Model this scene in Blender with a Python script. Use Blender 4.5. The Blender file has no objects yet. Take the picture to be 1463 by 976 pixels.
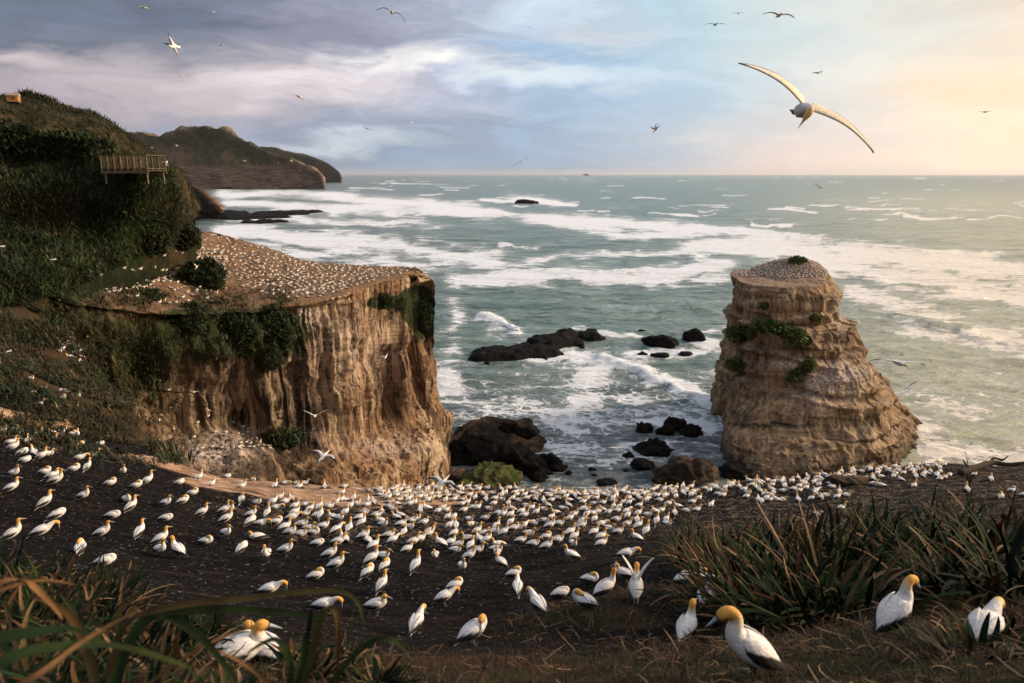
import bpy, math, random
import numpy as np
from mathutils import Vector, Matrix, Euler
from mathutils.bvhtree import BVHTree

random.seed(7)
rng = np.random.default_rng(11)
SC = bpy.context.scene
COL = SC.collection
R = math.radians

# ------------------------------------------------------------------ camera
F = 975.0; CX = 731.5; CY = 488.0; HOR = 249.0; CAMZ = 56.0
TILT = math.atan((CY - HOR) / F)
CA, SA = math.cos(TILT), math.sin(TILT)
cam_d = bpy.data.cameras.new('camera'); cam = bpy.data.objects.new('camera', cam_d); COL.objects.link(cam)
cam.location = (0, 0, CAMZ); cam.rotation_euler = (math.pi / 2 - TILT, 0, 0)
cam_d.sensor_width = 36.0; cam_d.lens = 36.0 * F / 1463.0
cam_d.clip_start = 0.1; cam_d.clip_end = 90000
cam_d.dof.use_dof = True; cam_d.dof.focus_distance = 32.0; cam_d.dof.aperture_fstop = 1.8
SC.camera = cam

def ray(px, py):
    a = px - CX; b = CY - py
    return np.array([a, F * CA + b * SA, -F * SA + b * CA])

def P(px, py, Y):
    """point on the line of sight at world distance Y north of the camera"""
    d = ray(px, py); return np.array([0, 0, CAMZ]) + d * (Y / d[1])

def PZ(px, py, z=0.0):
    d = ray(px, py); return np.array([0, 0, CAMZ]) + d * ((z - CAMZ) / d[2])

def proj(V):
    V = np.asarray(V, float)
    x = V[..., 0]; y = V[..., 1]; z = V[..., 2] - CAMZ
    f = y * CA - z * SA; u = y * SA + z * CA
    f = np.where(f < 0.05, 0.05, f)
    return CX + F * x / f, CY - F * u / f

# ------------------------------------------------------------------ noise
def _h(ix, iy, iz, seed):
    h = (ix.astype(np.uint32) * np.uint32(374761393) + iy.astype(np.uint32) * np.uint32(668265263)
         + iz.astype(np.uint32) * np.uint32(2147483647) + np.uint32(seed) * np.uint32(1274126177))
    h = (h ^ (h >> np.uint32(13))) * np.uint32(1274126177)
    h = (h ^ (h >> np.uint32(16))) * np.uint32(2246822519)
    return h ^ (h >> np.uint32(15))

def pn(p, seed=0):
    p = np.asarray(p, float); i = np.floor(p).astype(np.int64); f = p - i
    w = f * f * f * (f * (f * 6 - 15) + 10)
    out = 0
    for dx in (0, 1):
        wx = w[..., 0] if dx else 1 - w[..., 0]
        for dy in (0, 1):
            wy = w[..., 1] if dy else 1 - w[..., 1]
            for dz in (0, 1):
                wz = w[..., 2] if dz else 1 - w[..., 2]
                h = _h((i[..., 0] + dx) & 0xffffffff, (i[..., 1] + dy) & 0xffffffff, (i[..., 2] + dz) & 0xffffffff, seed)
                gx = (h & 1023) / 511.5 - 1; gy = ((h >> 10) & 1023) / 511.5 - 1; gz = ((h >> 20) & 1023) / 511.5 - 1
                out = out + wx * wy * wz * (gx * (f[..., 0] - dx) + gy * (f[..., 1] - dy) + gz * (f[..., 2] - dz))
    return out * 1.4

def fbm(p, octs=4, seed=0, gain=0.5):
    a = 1.0; s = 0; p = np.asarray(p, float)
    for k in range(octs):
        s = s + a * pn(p, seed + k * 17); p = p * 2.03 + 11.3; a *= gain
    return s

def ridged(p, octs=4, seed=0):
    a = 1.0; s = 0; p = np.asarray(p, float)
    for k in range(octs):
        s = s + a * (0.5 - np.abs(pn(p, seed + k * 13)) * 2); p = p * 2.1 + 7.7; a *= 0.5
    return s

def sm(a, b, x):
    t = np.clip((x - a) / (b - a), 0, 1); return t * t * (3 - 2 * t)

# ------------------------------------------------------------------ mesh helpers
def make_mesh(name, V, faces, mats=None, attrs=None, smooth=True, mat_idx=None):
    V = np.ascontiguousarray(np.asarray(V, np.float32).reshape(-1, 3))
    me = bpy.data.meshes.new(name)
    if isinstance(faces, np.ndarray):
        nf, k = faces.shape
        me.vertices.add(len(V)); me.vertices.foreach_set('co', V.ravel())
        me.loops.add(nf * k); me.loops.foreach_set('vertex_index', faces.astype(np.int32).ravel())
        me.polygons.add(nf); me.polygons.foreach_set('loop_start', (np.arange(nf) * k).astype(np.int32))
        me.update(calc_edges=True)
    else:
        me.from_pydata(V.tolist(), [], [list(map(int, f)) for f in faces]); me.update()
    if smooth: me.polygons.foreach_set('use_smooth', [True] * len(me.polygons))
    if attrs:
        for k, a in attrs.items():
            a = np.asarray(a, np.float32)
            if a.ndim == 1:
                at = me.attributes.new(k, 'FLOAT', 'POINT'); at.data.foreach_set('value', a)
            else:
                at = me.attributes.new(k, 'FLOAT_COLOR', 'POINT')
                c = np.ones((len(a), 4), np.float32); c[:, :3] = a[:, :3]
                at.data.foreach_set('color', c.ravel())
    if mats:
        for m in (mats if isinstance(mats, (list, tuple)) else [mats]): me.materials.append(m)
    if mat_idx is not None: me.polygons.foreach_set('material_index', np.asarray(mat_idx, np.int32))
    return me

def link(name, me, parent=None, loc=None, rot=None, scale=None):
    o = bpy.data.objects.new(name, me); COL.objects.link(o)
    if parent is not None: o.parent = parent
    if loc is not None: o.location = [float(a) for a in loc]
    if rot is not None: o.rotation_euler = rot
    if scale is not None: o.scale = scale if hasattr(scale, '__len__') else (scale,) * 3
    return o

def tag(o, label, cat, group=None):
    o['label'] = label; o['category'] = cat
    if group: o['group'] = group
    return o

def structure(o): o['kind'] = 'structure'; return o

def gridfaces(nv, nu, wrap=False):
    i = np.arange(nv - 1)[:, None]; j = np.arange(nu if wrap else nu - 1)[None, :]
    jn = (j + 1) % nu
    a = i * nu + j; b = i * nu + jn; c = (i + 1) * nu + jn; d = (i + 1) * nu + j
    return np.stack([a + 0 * b, b, c, d], -1).reshape(-1, 4)

def crom(A, n, axis=0, dens=None):
    """Catmull-Rom resample of control rows to n samples"""
    A = np.moveaxis(np.asarray(A, float), axis, 0); m = len(A)
    if dens is None: t = np.linspace(0, m - 1, n)
    else:
        c = np.concatenate([[0], np.cumsum(dens)]); t = np.interp(np.linspace(0, c[-1], n), c, np.arange(m))
    i = np.clip(np.floor(t).astype(int), 0, m - 2); f = (t - i).reshape((-1,) + (1,) * (A.ndim - 1))
    p0 = A[np.clip(i - 1, 0, m - 1)]; p1 = A[i]; p2 = A[i + 1]; p3 = A[np.clip(i + 2, 0, m - 1)]
    out = 0.5 * (2 * p1 + (p2 - p0) * f + (2 * p0 - 5 * p1 + 4 * p2 - p3) * f ** 2 + (3 * p1 - p0 - 3 * p2 + p3) * f ** 3)
    return np.moveaxis(out, 0, axis)

def gnormals(G, wrap=False):
    if wrap: du = np.roll(G, -1, 1) - np.roll(G, 1, 1)
    else: du = np.gradient(G, axis=1)
    dv = np.gradient(G, axis=0); n = np.cross(du, dv)
    l = np.linalg.norm(n, axis=-1, keepdims=True); return n / np.maximum(l, 1e-9)

def merge(parts):
    """parts: list of (V, faces list/array, colour array or rgb)"""
    Vs, Fs, Cs = [], [], []; o = 0
    for V, Fc, C in parts:
        V = np.asarray(V, float).reshape(-1, 3); C = np.asarray(C, float)
        if C.ndim == 1: C = np.tile(C, (len(V), 1))
        Vs.append(V); Cs.append(C); Fs += [[int(i) + o for i in f] for f in Fc]; o += len(V)
    return np.concatenate(Vs), Fs, np.concatenate(Cs)

def box(c, s, rz=0):
    c = np.array(c, float); s = np.array(s, float) / 2
    V = np.array([[x, y, z] for x in (-1, 1) for y in (-1, 1) for z in (-1, 1)], float) * s
    cr, sr = math.cos(rz), math.sin(rz); V = V @ np.array([[cr, sr, 0], [-sr, cr, 0], [0, 0, 1]]) + c
    return V, [[0, 1, 3, 2], [4, 6, 7, 5], [0, 4, 5, 1], [2, 3, 7, 6], [0, 2, 6, 4], [1, 5, 7, 3]]

def sweep(path, rad, n=12, m=None, side=(0, 1, 0)):
    path = np.asarray(path, float); rad = np.asarray(rad, float)
    if rad.ndim == 1: rad = np.stack([rad, rad], 1)
    if m: path = crom(path, m); rad = np.maximum(crom(rad, m), 0.002)
    T = np.gradient(path, axis=0); T /= np.linalg.norm(T, axis=1, keepdims=True)
    s = np.asarray(side, float)
    S = s - (T @ s)[:, None] * T; S /= np.linalg.norm(S, axis=1, keepdims=True)
    U = np.cross(S, T) * -1
    a = np.linspace(0, 2 * math.pi, n, endpoint=False)
    V = path[:, None] + S[:, None] * (np.cos(a)[None, :, None] * rad[:, 0][:, None, None]) + U[:, None] * (np.sin(a)[None, :, None] * rad[:, 1][:, None, None])
    k = len(path); fs = gridfaces(k, n, True).tolist()
    V = np.concatenate([V.reshape(-1, 3), path[:1], path[-1:]])
    for j in range(n):
        fs.append([k * n, (j + 1) % n, j]); fs.append([k * n + 1, (k - 1) * n + j, (k - 1) * n + (j + 1) % n])
    return V, fs

def shell(G, th, cols):
    """closed thin plate from a grid; th offset vector(s)"""
    nv, nu = G.shape[:2]; off = gnormals(G) * th
    A = (G + off / 2).reshape(-1, 3); B = (G - off / 2).reshape(-1, 3); N = nv * nu
    f = gridfaces(nv, nu); fs = f.tolist() + (f[:, ::-1] + N).tolist()
    rim = [j for j in range(nu)] + [i * nu + nu - 1 for i in range(1, nv)] + [(nv - 1) * nu + j for j in range(nu - 2, -1, -1)] + [i * nu for i in range(nv - 2, 0, -1)]
    for a, b in zip(rim, rim[1:] + rim[:1]): fs.append([b, a, a + N, b + N])
    C = np.concatenate([cols.reshape(-1, 3)] * 2)
    return np.concatenate([A, B]), fs, C

# ------------------------------------------------------------------ node helpers
class NT:
    def __init__(s, tree): s.t = tree; s.n = tree.nodes; s.l = tree.links
    def new(s, typ, **kw):
        nd = s.n.new(typ)
        for k, v in kw.items(): setattr(nd, k, v)
        return nd
    def put(s, sock, v):
        if v is None: return
        if hasattr(v, 'is_output'): s.l.new(v, sock)
        elif isinstance(v, (tuple, list)):
            v = list(v)
            if len(sock.default_value) == 4 and len(v) == 3: v = v + [1]
            sock.default_value = v
        else: sock.default_value = v
    def math(s, op, a, b=None, c=None, clamp=False):
        nd = s.new('ShaderNodeMath', operation=op); nd.use_clamp = clamp
        s.put(nd.inputs[0], a); s.put(nd.inputs[1], b); s.put(nd.inputs[2], c); return nd.outputs[0]
    def vmath(s, op, a, b=None, out=0):
        nd = s.new('ShaderNodeVectorMath', operation=op); s.put(nd.inputs[0], a); s.put(nd.inputs[1], b); return nd.outputs[out]
    def mix(s, f, a, b, mode='MIX'):
        nd = s.new('ShaderNodeMix', data_type='RGBA', blend_type=mode)
        s.put(nd.inputs[0], f); s.put(nd.inputs[6], a); s.put(nd.inputs[7], b); return nd.outputs[2]
    def noise(s, vec, scale=1, detail=4, rough=0.5, dist=0, out='Fac'):
        nd = s.new('ShaderNodeTexNoise'); s.put(nd.inputs['Vector'], vec); nd.inputs['Scale'].default_value = scale
        nd.inputs['Detail'].default_value = detail; nd.inputs['Roughness'].default_value = rough
        nd.inputs['Distortion'].default_value = dist; return nd.outputs[out]
    def ramp(s, f, stops, interp='LINEAR'):
        nd = s.new('ShaderNodeValToRGB'); s.put(nd.inputs[0], f); cr = nd.color_ramp; cr.interpolation = interp
        while len(cr.elements) < len(stops): cr.elements.new(0.5)
        for e, (p, c) in zip(cr.elements, stops):
            e.position = p
            e.color = (c, c, c, 1) if not hasattr(c, '__len__') else tuple(c) + (1,)
        return nd.outputs[0]
    def rng(s, v, a, b, c=0, d=1, smooth=True):
        nd = s.new('ShaderNodeMapRange', interpolation_type='SMOOTHSTEP' if smooth else 'LINEAR')
        for k, x in enumerate((v, a, b, c, d)): s.put(nd.inputs[k], x)
        return nd.outputs[0]
    def scl(s, vec, sc):
        return s.vmath('MULTIPLY', vec, tuple(sc))
    def attr(s, name, out='Fac'):
        nd = s.new('ShaderNodeAttribute', attribute_name=name); return nd.outputs[out]
    def bump(s, h, strength=0.5, dist=0.1, nrm=None):
        nd = s.new('ShaderNodeBump'); nd.inputs['Strength'].default_value = strength; nd.inputs['Distance'].default_value = dist
        s.put(nd.inputs['Height'], h); s.put(nd.inputs['Normal'], nrm); return nd.outputs[0]

def material(name, rough=0.8, spec=0.3):
    m = bpy.data.materials.new(name); m.use_nodes = True; t = NT(m.node_tree)
    b = t.n['Principled BSDF']; b.inputs['Roughness'].default_value = rough
    b.inputs['Specular IOR Level'].default_value = spec
    pos = t.new('ShaderNodeNewGeometry').outputs['Position']
    return m, t, b, pos

def simple(name, col, rough=0.7, spec=0.3, var=0.25, scale=8, bump=0.0):
    m, t, b, pos = material(name, rough, spec)
    tc = t.new('ShaderNodeTexCoord').outputs['Object']
    n = t.noise(tc, scale, 5, 0.6)
    c = t.mix(t.rng(n, 0.3, 0.7), tuple(x * (1 - var) for x in col), tuple(min(1, x * (1 + var)) for x in col))
    t.put(b.inputs['Base Color'], c)
    if bump: t.put(b.inputs['Normal'], t.bump(n, bump, 0.02))
    return m

def s2l(r, g, b):
    f = lambda c: (c / 255 / 12.92) if c / 255 <= 0.04045 else ((c / 255 + 0.055) / 1.055) ** 2.4
    return (f(r), f(g), f(b))
HAZE = 1.6e-5
# ------------------------------------------------------------------ world and sun
SUN_EL = R(21); SUN_AZ = R(80)          # azimuth clockwise from the viewing direction (+Y)
W = bpy.data.worlds.new('World'); SC.world = W; W.use_nodes = True
t = NT(W.node_tree); t.n.clear()
gen = t.new('ShaderNodeTexCoord').outputs['Generated']
sep = t.new('ShaderNodeSeparateXYZ'); t.put(sep.inputs[0], gen)
az = t.math('ARCTAN2', sep.outputs[0], sep.outputs[1])
hyp = t.math('SQRT', t.math('ADD', t.math('MULTIPLY', sep.outputs[0], sep.outputs[0]), t.math('MULTIPLY', sep.outputs[1], sep.outputs[1])))
el = t.math('ARCTAN2', sep.outputs[2], hyp)
cmb = t.new('ShaderNodeCombineXYZ'); t.put(cmb.inputs[0], az); t.put(cmb.inputs[1], t.math('MULTIPLY', el, 2.4)); sky_uv = cmb.outputs[0]
wn = t.noise(t.scl(sky_uv, (2.2, 3.2, 1)), 2.0, 6, 0.55, 0.3, out='Color')
warp = t.scl(t.vmath('SUBTRACT', wn, (0.5, 0.5, 0.5)), (0.30, 0.30, 0))
wuv = t.vmath('ADD', sky_uv, warp)
sp2 = t.new('ShaderNodeSeparateXYZ'); t.put(sp2.inputs[0], wuv)
uw, vw = sp2.outputs[0], sp2.outputs[1]

def sky_at(px, py):
    d = ray(px, py); return math.atan2(d[0], d[1]), 2.4 * math.atan2(d[2], math.hypot(d[0], d[1]))

def az_ramp(cols):
    st = []
    for px, c in cols:
        a = math.atan((px - 731.5) / 1003.0); st.append(((a + 1.1) / 2.2, s2l(*c)))
    return t.ramp(t.rng(uw, -1.1, 1.1, 0, 1, smooth=False), st)
low = az_ramp([(-900, (105, 110, 130)), (0, (150, 142, 158)), (350, (142, 150, 170)), (560, (140, 160, 185)), (750, (155, 178, 204)), (950, (190, 199, 212)), (1130, (236, 219, 211)), (1330, (252, 231, 212)), (1500, (255, 238, 208)), (2200, (255, 225, 180))])
mid = az_ramp([(-900, (110, 110, 130)), (0, (158, 147, 160)), (250, (190, 178, 186)), (450, (214, 206, 212)), (620, (182, 190, 212)), (800, (166, 190, 218)), (1000, (190, 209, 222)), (1200, (230, 226, 221)), (1400, (246, 226, 202)), (2200, (255, 220, 170))])
top = az_ramp([(-900, (80, 84, 104)), (0, (108, 116, 134)), (250, (108, 114, 132)), (450, (136, 142, 160)), (620, (176, 182, 200)), (820, (178, 202, 220)), (1000, (190, 214, 224)), (1200, (218, 222, 218)), (1420, (230, 214, 198)), (2200, (240, 205, 165))])
hi = t.ramp(t.rng(uw, -3.14, 3.14, 0, 1, smooth=False), [(0.0, s2l(165, 172, 188)), (0.4, s2l(178, 186, 202)), (0.55, s2l(212, 222, 234)), (0.7, s2l(238, 230, 220)), (1.0, s2l(172, 172, 186))])
c = t.mix(t.rng(vw, 0.03, 0.27), low, mid)
c = t.mix(t.rng(vw, 0.26, 0.47), c, top)
c = t.mix(t.rng(vw, 0.55, 1.1), c, hi)

def blob(px, py, rx, ry, col, amt, c):
    a, e = sky_at(px, py)
    d = t.vmath('SUBTRACT', wuv, (a, e, 0)); d = t.scl(d, (1003.0 / rx, 418.0 / ry, 0)); L = t.vmath('LENGTH', d, out=1)
    m = t.rng(L, 1.25, 0.0, 0, amt)
    return t.mix(m, c, s2l(*col))
for a in [
    (-40, 40, 330, 60, (104, 114, 134), .8), (330, 22, 330, 60, (104, 112, 132), .75), (190, 105, 180, 26, (126, 122, 142), .75),
    (60, 82, 130, 22, (216, 200, 202), .75), (340, 125, 210, 34, (228, 215, 216), .7), (250, 150, 330, 30, (196, 180, 188), .5),
    (450, 104, 190, 30, (240, 226, 230), .8), (560, 78, 110, 18, (246, 240, 240), .9), (600, 98, 60, 14, (255, 252, 246), .9), (735, 104, 120, 16, (238, 242, 246), .85), (860, 108, 200, 14, (214, 228, 238), .7),
    (640, 150, 170, 30, (184, 188, 204), .7), (560, 178, 230, 24, (148, 158, 178), .7), (790, 78, 170, 18, (158, 188, 218), .65), (400, 190, 360, 20, (150, 160, 184), .7),
    (500, 205, 140, 14, (208, 218, 226), .75), (330, 20, 60, 20, (96, 100, 120), .6), (470, 60, 150, 20, (150, 148, 168), .6), (500, 20, 160, 22, (176, 170, 190), .5),
    (740, 12, 120, 18, (215, 228, 238), .6), (860, 40, 90, 26, (222, 218, 226), .6), (1290, 70, 150, 24, (238, 234, 222), .5), (1440, 210, 150, 40, (255, 242, 212), .7), (1450, 140, 130, 50, (255, 226, 190), .5)]:
    c = blob(*a, c)
# cloud texture: broad soft billows plus fine streaks
n1 = t.noise(t.scl(wuv, (2.6, 6.5, 1)), 2.4, 7, 0.58)
n2 = t.noise(t.scl(sky_uv, (3.0, 16, 1)), 2.5, 6, 0.6)
n3 = t.noise(t.scl(wuv, (5.5, 7.5, 1)), 2.2, 9, 0.6)
leftness = t.rng(az, 0.45, -0.30, 0.35, 1)
sh = t.math('ADD', t.math('MULTIPLY', t.math('SUBTRACT', n1, 0.5), 0.62), t.math('MULTIPLY', t.math('SUBTRACT', n2, 0.5), 0.07))
sh = t.math('ADD', sh, t.math('MULTIPLY', t.math('SUBTRACT', n3, 0.5), 0.72))
sh = t.math('ADD', 1.0, t.math('MULTIPLY', sh, leftness))
c = t.vmath('SCALE', c, None); nd = c.node; t.put(nd.inputs['Scale'], sh)
sky = t.new('ShaderNodeTexSky', sky_type='NISHITA'); sky.sun_disc = False
sky.sun_elevation = SUN_EL; sky.sun_rotation = SUN_AZ; sky.air_density = 1.2; sky.dust_density = 2.0
bg1 = t.new('ShaderNodeBackground'); t.put(bg1.inputs[0], sky.outputs[0]); bg1.inputs[1].default_value = 0.08
bg2 = t.new('ShaderNodeBackground'); t.put(bg2.inputs[0], c); bg2.inputs[1].default_value = 0.64
mx = t.new('ShaderNodeMixShader'); mx.inputs[0].default_value = 0.93
t.l.new(bg1.outputs[0], mx.inputs[1]); t.l.new(bg2.outputs[0], mx.inputs[2])
out = t.new('ShaderNodeOutputWorld'); t.l.new(mx.outputs[0], out.inputs[0])

sd = bpy.data.lights.new('sun', 'SUN'); sd.energy = 3.0; sd.angle = R(14); sd.color = (1.0, 0.77, 0.54)
sun = bpy.data.objects.new('sun', sd); COL.objects.link(sun)
sdir = Vector((math.sin(SUN_AZ) * math.cos(SUN_EL), math.cos(SUN_AZ) * math.cos(SUN_EL), math.sin(SUN_EL)))
sun.rotation_euler = sdir.to_track_quat('Z', 'Y').to_euler(); sun.location = (60, 20, 120)
SC.view_settings.view_transform = 'Standard'; SC.view_settings.look = 'None'
SC.view_settings.exposure = 0.80; SC.view_settings.gamma = 1.0
# ------------------------------------------------------------------ materials of the land
def rock_material(name, light, mid, dark, streak=1.0, strata=0.5, green=True, ao_scale=1.0):
    m, t, b, pos = material(name, 0.9, 0.2)
    w = t.noise(pos, 0.12, 4, 0.5, out='Color'); wp = t.vmath('ADD', pos, t.scl(t.vmath('SUBTRACT', w, (.5, .5, .5)), (2.6, 2.6, 1.2)))
    vs = t.noise(t.scl(wp, (0.42, 0.42, 0.028)), 1.0, 8, 0.62)       # rain streaks
    vs2 = t.noise(t.scl(wp, (1.5, 1.5, 0.075)), 1.0, 6, 0.6)
    hs = t.noise(t.scl(wp, (0.05, 0.05, 1.1)), 1.0, 7, 0.6)        # bedding
    big = t.noise(pos, 0.07, 5, 0.6)
    fine = t.noise(pos, 2.2, 8, 0.7)
    c = t.mix(t.rng(vs, 0.42, 0.58), mid, light)
    c = t.mix(t.rng(big, 0.42, 0.66), c, mid)
    c = t.mix(t.math('MULTIPLY', t.rng(vs2, 0.50, 0.60), streak * 0.95, clamp=True), c, dark)
    c = t.mix(t.math('MULTIPLY', t.rng(hs, 0.52, 0.66), strata, clamp=True), c, dark)
    c = t.mix(t.math('MULTIPLY', t.rng(vs, 0.62, 0.74), 0.55), c, tuple(min(1, x * 1.7) for x in light))
    c = t.mix(t.rng(fine, 0.35, 0.75, 0.0, 0.30), c, dark)
    # wet dark foot near the water
    sepz = t.new('ShaderNodeSeparateXYZ'); t.put(sepz.inputs[0], pos)
    zz = t.math('ADD', sepz.outputs[2], t.math('MULTIPLY', big, 8))
    c = t.mix(t.rng(zz, 8.0, 4.0, 0, 0.8), c, (0.014, 0.012, 0.011))
    c = t.mix(t.math('MULTIPLY', t.attr('shade_stain'), t.rng(vs, .72, .42)), c, t.mix(t.rng(fine, .35, .7), (0.016, 0.012, 0.009), (0.07, 0.045, 0.028)))  # shade painted into the rock colour, along with dark rock and streaks
    # attribute driven: droppings, soil, plants
    gu = t.math('MULTIPLY', t.attr('guano'), t.rng(fine, 0.40, 0.60))
    c = t.mix(gu, c, (0.62, 0.52, 0.46))
    so = t.attr('soil'); c = t.mix(so, c, t.mix(t.rng(fine, .35, .7), (0.13, 0.075, 0.04), (0.26, 0.16, 0.095)))
    if green:
        gn = t.noise(pos, 0.9, 7, 0.65)
        gm = t.rng(t.math('ADD', t.attr('green'), t.math('MULTIPLY', t.math('SUBTRACT', gn, .5), 1.2)), 0.40, 0.6)
        gc = t.mix(t.rng(fine, .3, .7), (0.012, 0.020, 0.008), (0.055, 0.062, 0.022))
        c = t.mix(gm, c, gc)
    t.put(b.inputs['Base Color'], c)
    bh = t.math('ADD', t.math('MULTIPLY', vs2, 0.7), t.math('ADD', t.math('MULTIPLY', fine, 0.6), t.math('MULTIPLY', hs, 0.9)))
    t.put(b.inputs['Normal'], t.bump(bh, 0.9, 0.7))
    return m

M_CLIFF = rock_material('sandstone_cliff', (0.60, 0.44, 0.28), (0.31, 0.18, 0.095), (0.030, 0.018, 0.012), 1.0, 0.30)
M_STACK = rock_material('sandstone_stack', (0.50, 0.36, 0.22), (0.31, 0.20, 0.11), (0.065, 0.042, 0.028), 0.7, 0.8)

def scrub_material(name, g1, g2, br, rockc, nsc=.045):
    m, t, b, pos = material(name, 0.95, 0.1)
    n = t.noise(pos, nsc, 8, 0.62); f = t.noise(pos, nsc * 8, 9, 0.75)
    c = t.mix(t.rng(f, .35, .68), g1, g2)
    c = t.mix(t.rng(n, .46, .60), c, br)
    rk = t.noise(t.scl(pos, (0.02, 0.02, 0.35)), 1.0, 7, 0.65)
    rc = t.mix(t.rng(rk, .42, .6), rockc, tuple(x * .4 for x in rockc))
    c = t.mix(t.attr('rock'), c, rc)
    t.put(b.inputs['Base Color'], c); t.put(b.inputs['Normal'], t.bump(f, 1.0, .09 / nsc))
    return m
M_HILL = scrub_material('hill_scrub', (0.010, 0.014, 0.007), (0.042, 0.048, 0.020), (0.075, 0.052, 0.026), (0.13, 0.080, 0.050))
M_HILLB = scrub_material('brown_scrub', (0.022, 0.026, 0.012), (0.060, 0.056, 0.026), (0.11, 0.072, 0.036), (0.13, 0.080, 0.050))
M_FAR = scrub_material('far_scrub', (0.060, 0.064, 0.036), (0.13, 0.115, 0.062), (0.22, 0.150, 0.092), (0.33, 0.22, 0.17), .008)  # colours lightened to carry the distance haze

def ground_material():
    m, t, b, pos = material('volcanic_soil', 0.95, 0.05)
    n = t.noise(pos, 0.35, 7, 0.65); f = t.noise(pos, 5.0, 8, 0.7); s = t.noise(t.scl(pos, (0.5, 1.6, 1)), 1.2, 6, 0.65)
    c = t.mix(t.rng(f, .35, .7), (0.0030, 0.0025, 0.0024), (0.013, 0.0105, 0.0095))
    c = t.mix(t.rng(s, .50, .70, 0, .6), c, (0.036, 0.024, 0.018))
    # trodden nest mounds and droppings where the colony is thick
    cd = t.attr('colony')
    c = t.mix(t.math('MULTIPLY', cd, t.rng(t.noise(pos, 1.6, 6, .6), .48, .62)), c, (0.085, 0.055, 0.036))
    sp = t.noise(pos, 7.5, 3, 0.6)
    c = t.mix(t.math('MULTIPLY', t.rng(sp, .63, .68), t.math('ADD', .30, t.math('MULTIPLY', cd, 1.0)), clamp=True), c, (0.45, 0.42, 0.40))
    wst = t.noise(t.scl(pos, (1.2, 3.2, 1)), 1.0, 8, 0.75)
    tanc = t.mix(t.rng(n, .4, .6), (0.20, 0.115, 0.068), (0.34, 0.21, 0.13))
    tanc = t.mix(t.rng(wst, .52, .62), tanc, (0.55, 0.42, 0.34))
    tm = t.rng(t.math('ADD', t.attr('tan'), t.math('MULTIPLY', t.math('SUBTRACT', n, .5), 1.7)), 0.38, 0.62)
    c = t.mix(tm, c, tanc)
    gc = t.mix(t.rng(f, .35, .7), (0.007, 0.010, 0.005), (0.032, 0.034, 0.014))
    gc = t.mix(t.rng(t.noise(pos, .16, 7, .65), .42, .56), gc, (0.055, 0.034, 0.019))
    gm = t.rng(t.math('ADD', t.attr('green'), t.math('MULTIPLY', t.math('SUBTRACT', n, .5), 1.0)), 0.40, 0.6)
    c = t.mix(gm, c, gc)
    t.put(b.inputs['Base Color'], c)
    bh = t.math('ADD', t.math('MULTIPLY', f, .5), s)
    t.put(b.inputs['Normal'], t.bump(bh, 0.7, 0.12))
    return m
M_GROUND = ground_material()

def ell(px, py, cx, cy, rx, ry, rot=0):
    dx = px - cx; dy = py - cy; c, s = math.cos(R(rot)), math.sin(R(rot))
    return np.exp(-(((dx * c + dy * s) / rx) ** 2 + ((-dx * s + dy * c) / ry) ** 2))

LEDGE = 0.42
def blocks(p, sxy, sz, seed):
    w = fbm(p / np.array([sxy * 1.6, sxy * 1.6, sz * 1.6]), 2, seed + 50) * sxy * .5
    q = np.stack([(p[..., 0] + w) / sxy, (p[..., 1] + w * .7) / sxy, (p[..., 2] + w * .35) / sz], -1)
    i = np.floor(q).astype(np.int64); f = q - i; e = np.clip((f - .5) * 12 + .5, 0, 1); out = 0
    for a in (0, 1):
        for b in (0, 1):
            for c in (0, 1):
                W_ = (e[..., 0] if a else 1 - e[..., 0]) * (e[..., 1] if b else 1 - e[..., 1]) * (e[..., 2] if c else 1 - e[..., 2])
                h = _h((i[..., 0] + a) & 0xffffffff, (i[..., 1] + b) & 0xffffffff, (i[..., 2] + c) & 0xffffffff, seed)
                out = out + W_ * ((h & 65535) / 65535.0)
    return out
def rock_disp(p, amp=1.0, seed=0, flute=1.0, tall=1.0, blk=1.0):
    x, y, z = p[..., 0], p[..., 1], p[..., 2]
    q = np.stack([x / 7, y / 7, z / (26 * tall ** .7)], -1); d = ridged(q, 3, seed) * 2.0 * flute
    q = np.stack([x / 2.6, y / 2.6, z / (11 * tall)], -1); d = d + ridged(q, 3, seed + 5) * 0.7 * flute
    s = z + 2.0 * pn(np.stack([x / 22, y / 22, z / 22], -1), seed + 9)
    led = pn(np.stack([s / 2.7, s * 0 + 3.3, x / 60], -1), seed + 21) + 0.5 * pn(np.stack([s / 1.1, s * 0 + 9.3, y / 60], -1), seed + 23)
    d = d + np.clip(led * 3.2, -0.9, 0.9) * LEDGE * (.35 + 1.3 * sm(-.35, .35, pn(np.stack([x / 16, y / 16, z / 9], -1), seed + 27)))
    d = d + ((blocks(p, 5.0, 4.2 * tall, seed + 3) - .5) * 1.7 + (blocks(p, 2.2, 2.0 * tall, seed + 4) - .5) * .8) * blk
    q = np.stack([x / 14, y / 14, z / (12 * tall ** .5)], -1); d = d + fbm(q, 3, seed + 31) * 1.6
    d = d + fbm(np.stack([x / 0.9, y / 0.9, z / 0.9], -1), 3, seed + 41) * 0.18
    return (d - .9 * flute) * amp

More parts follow.
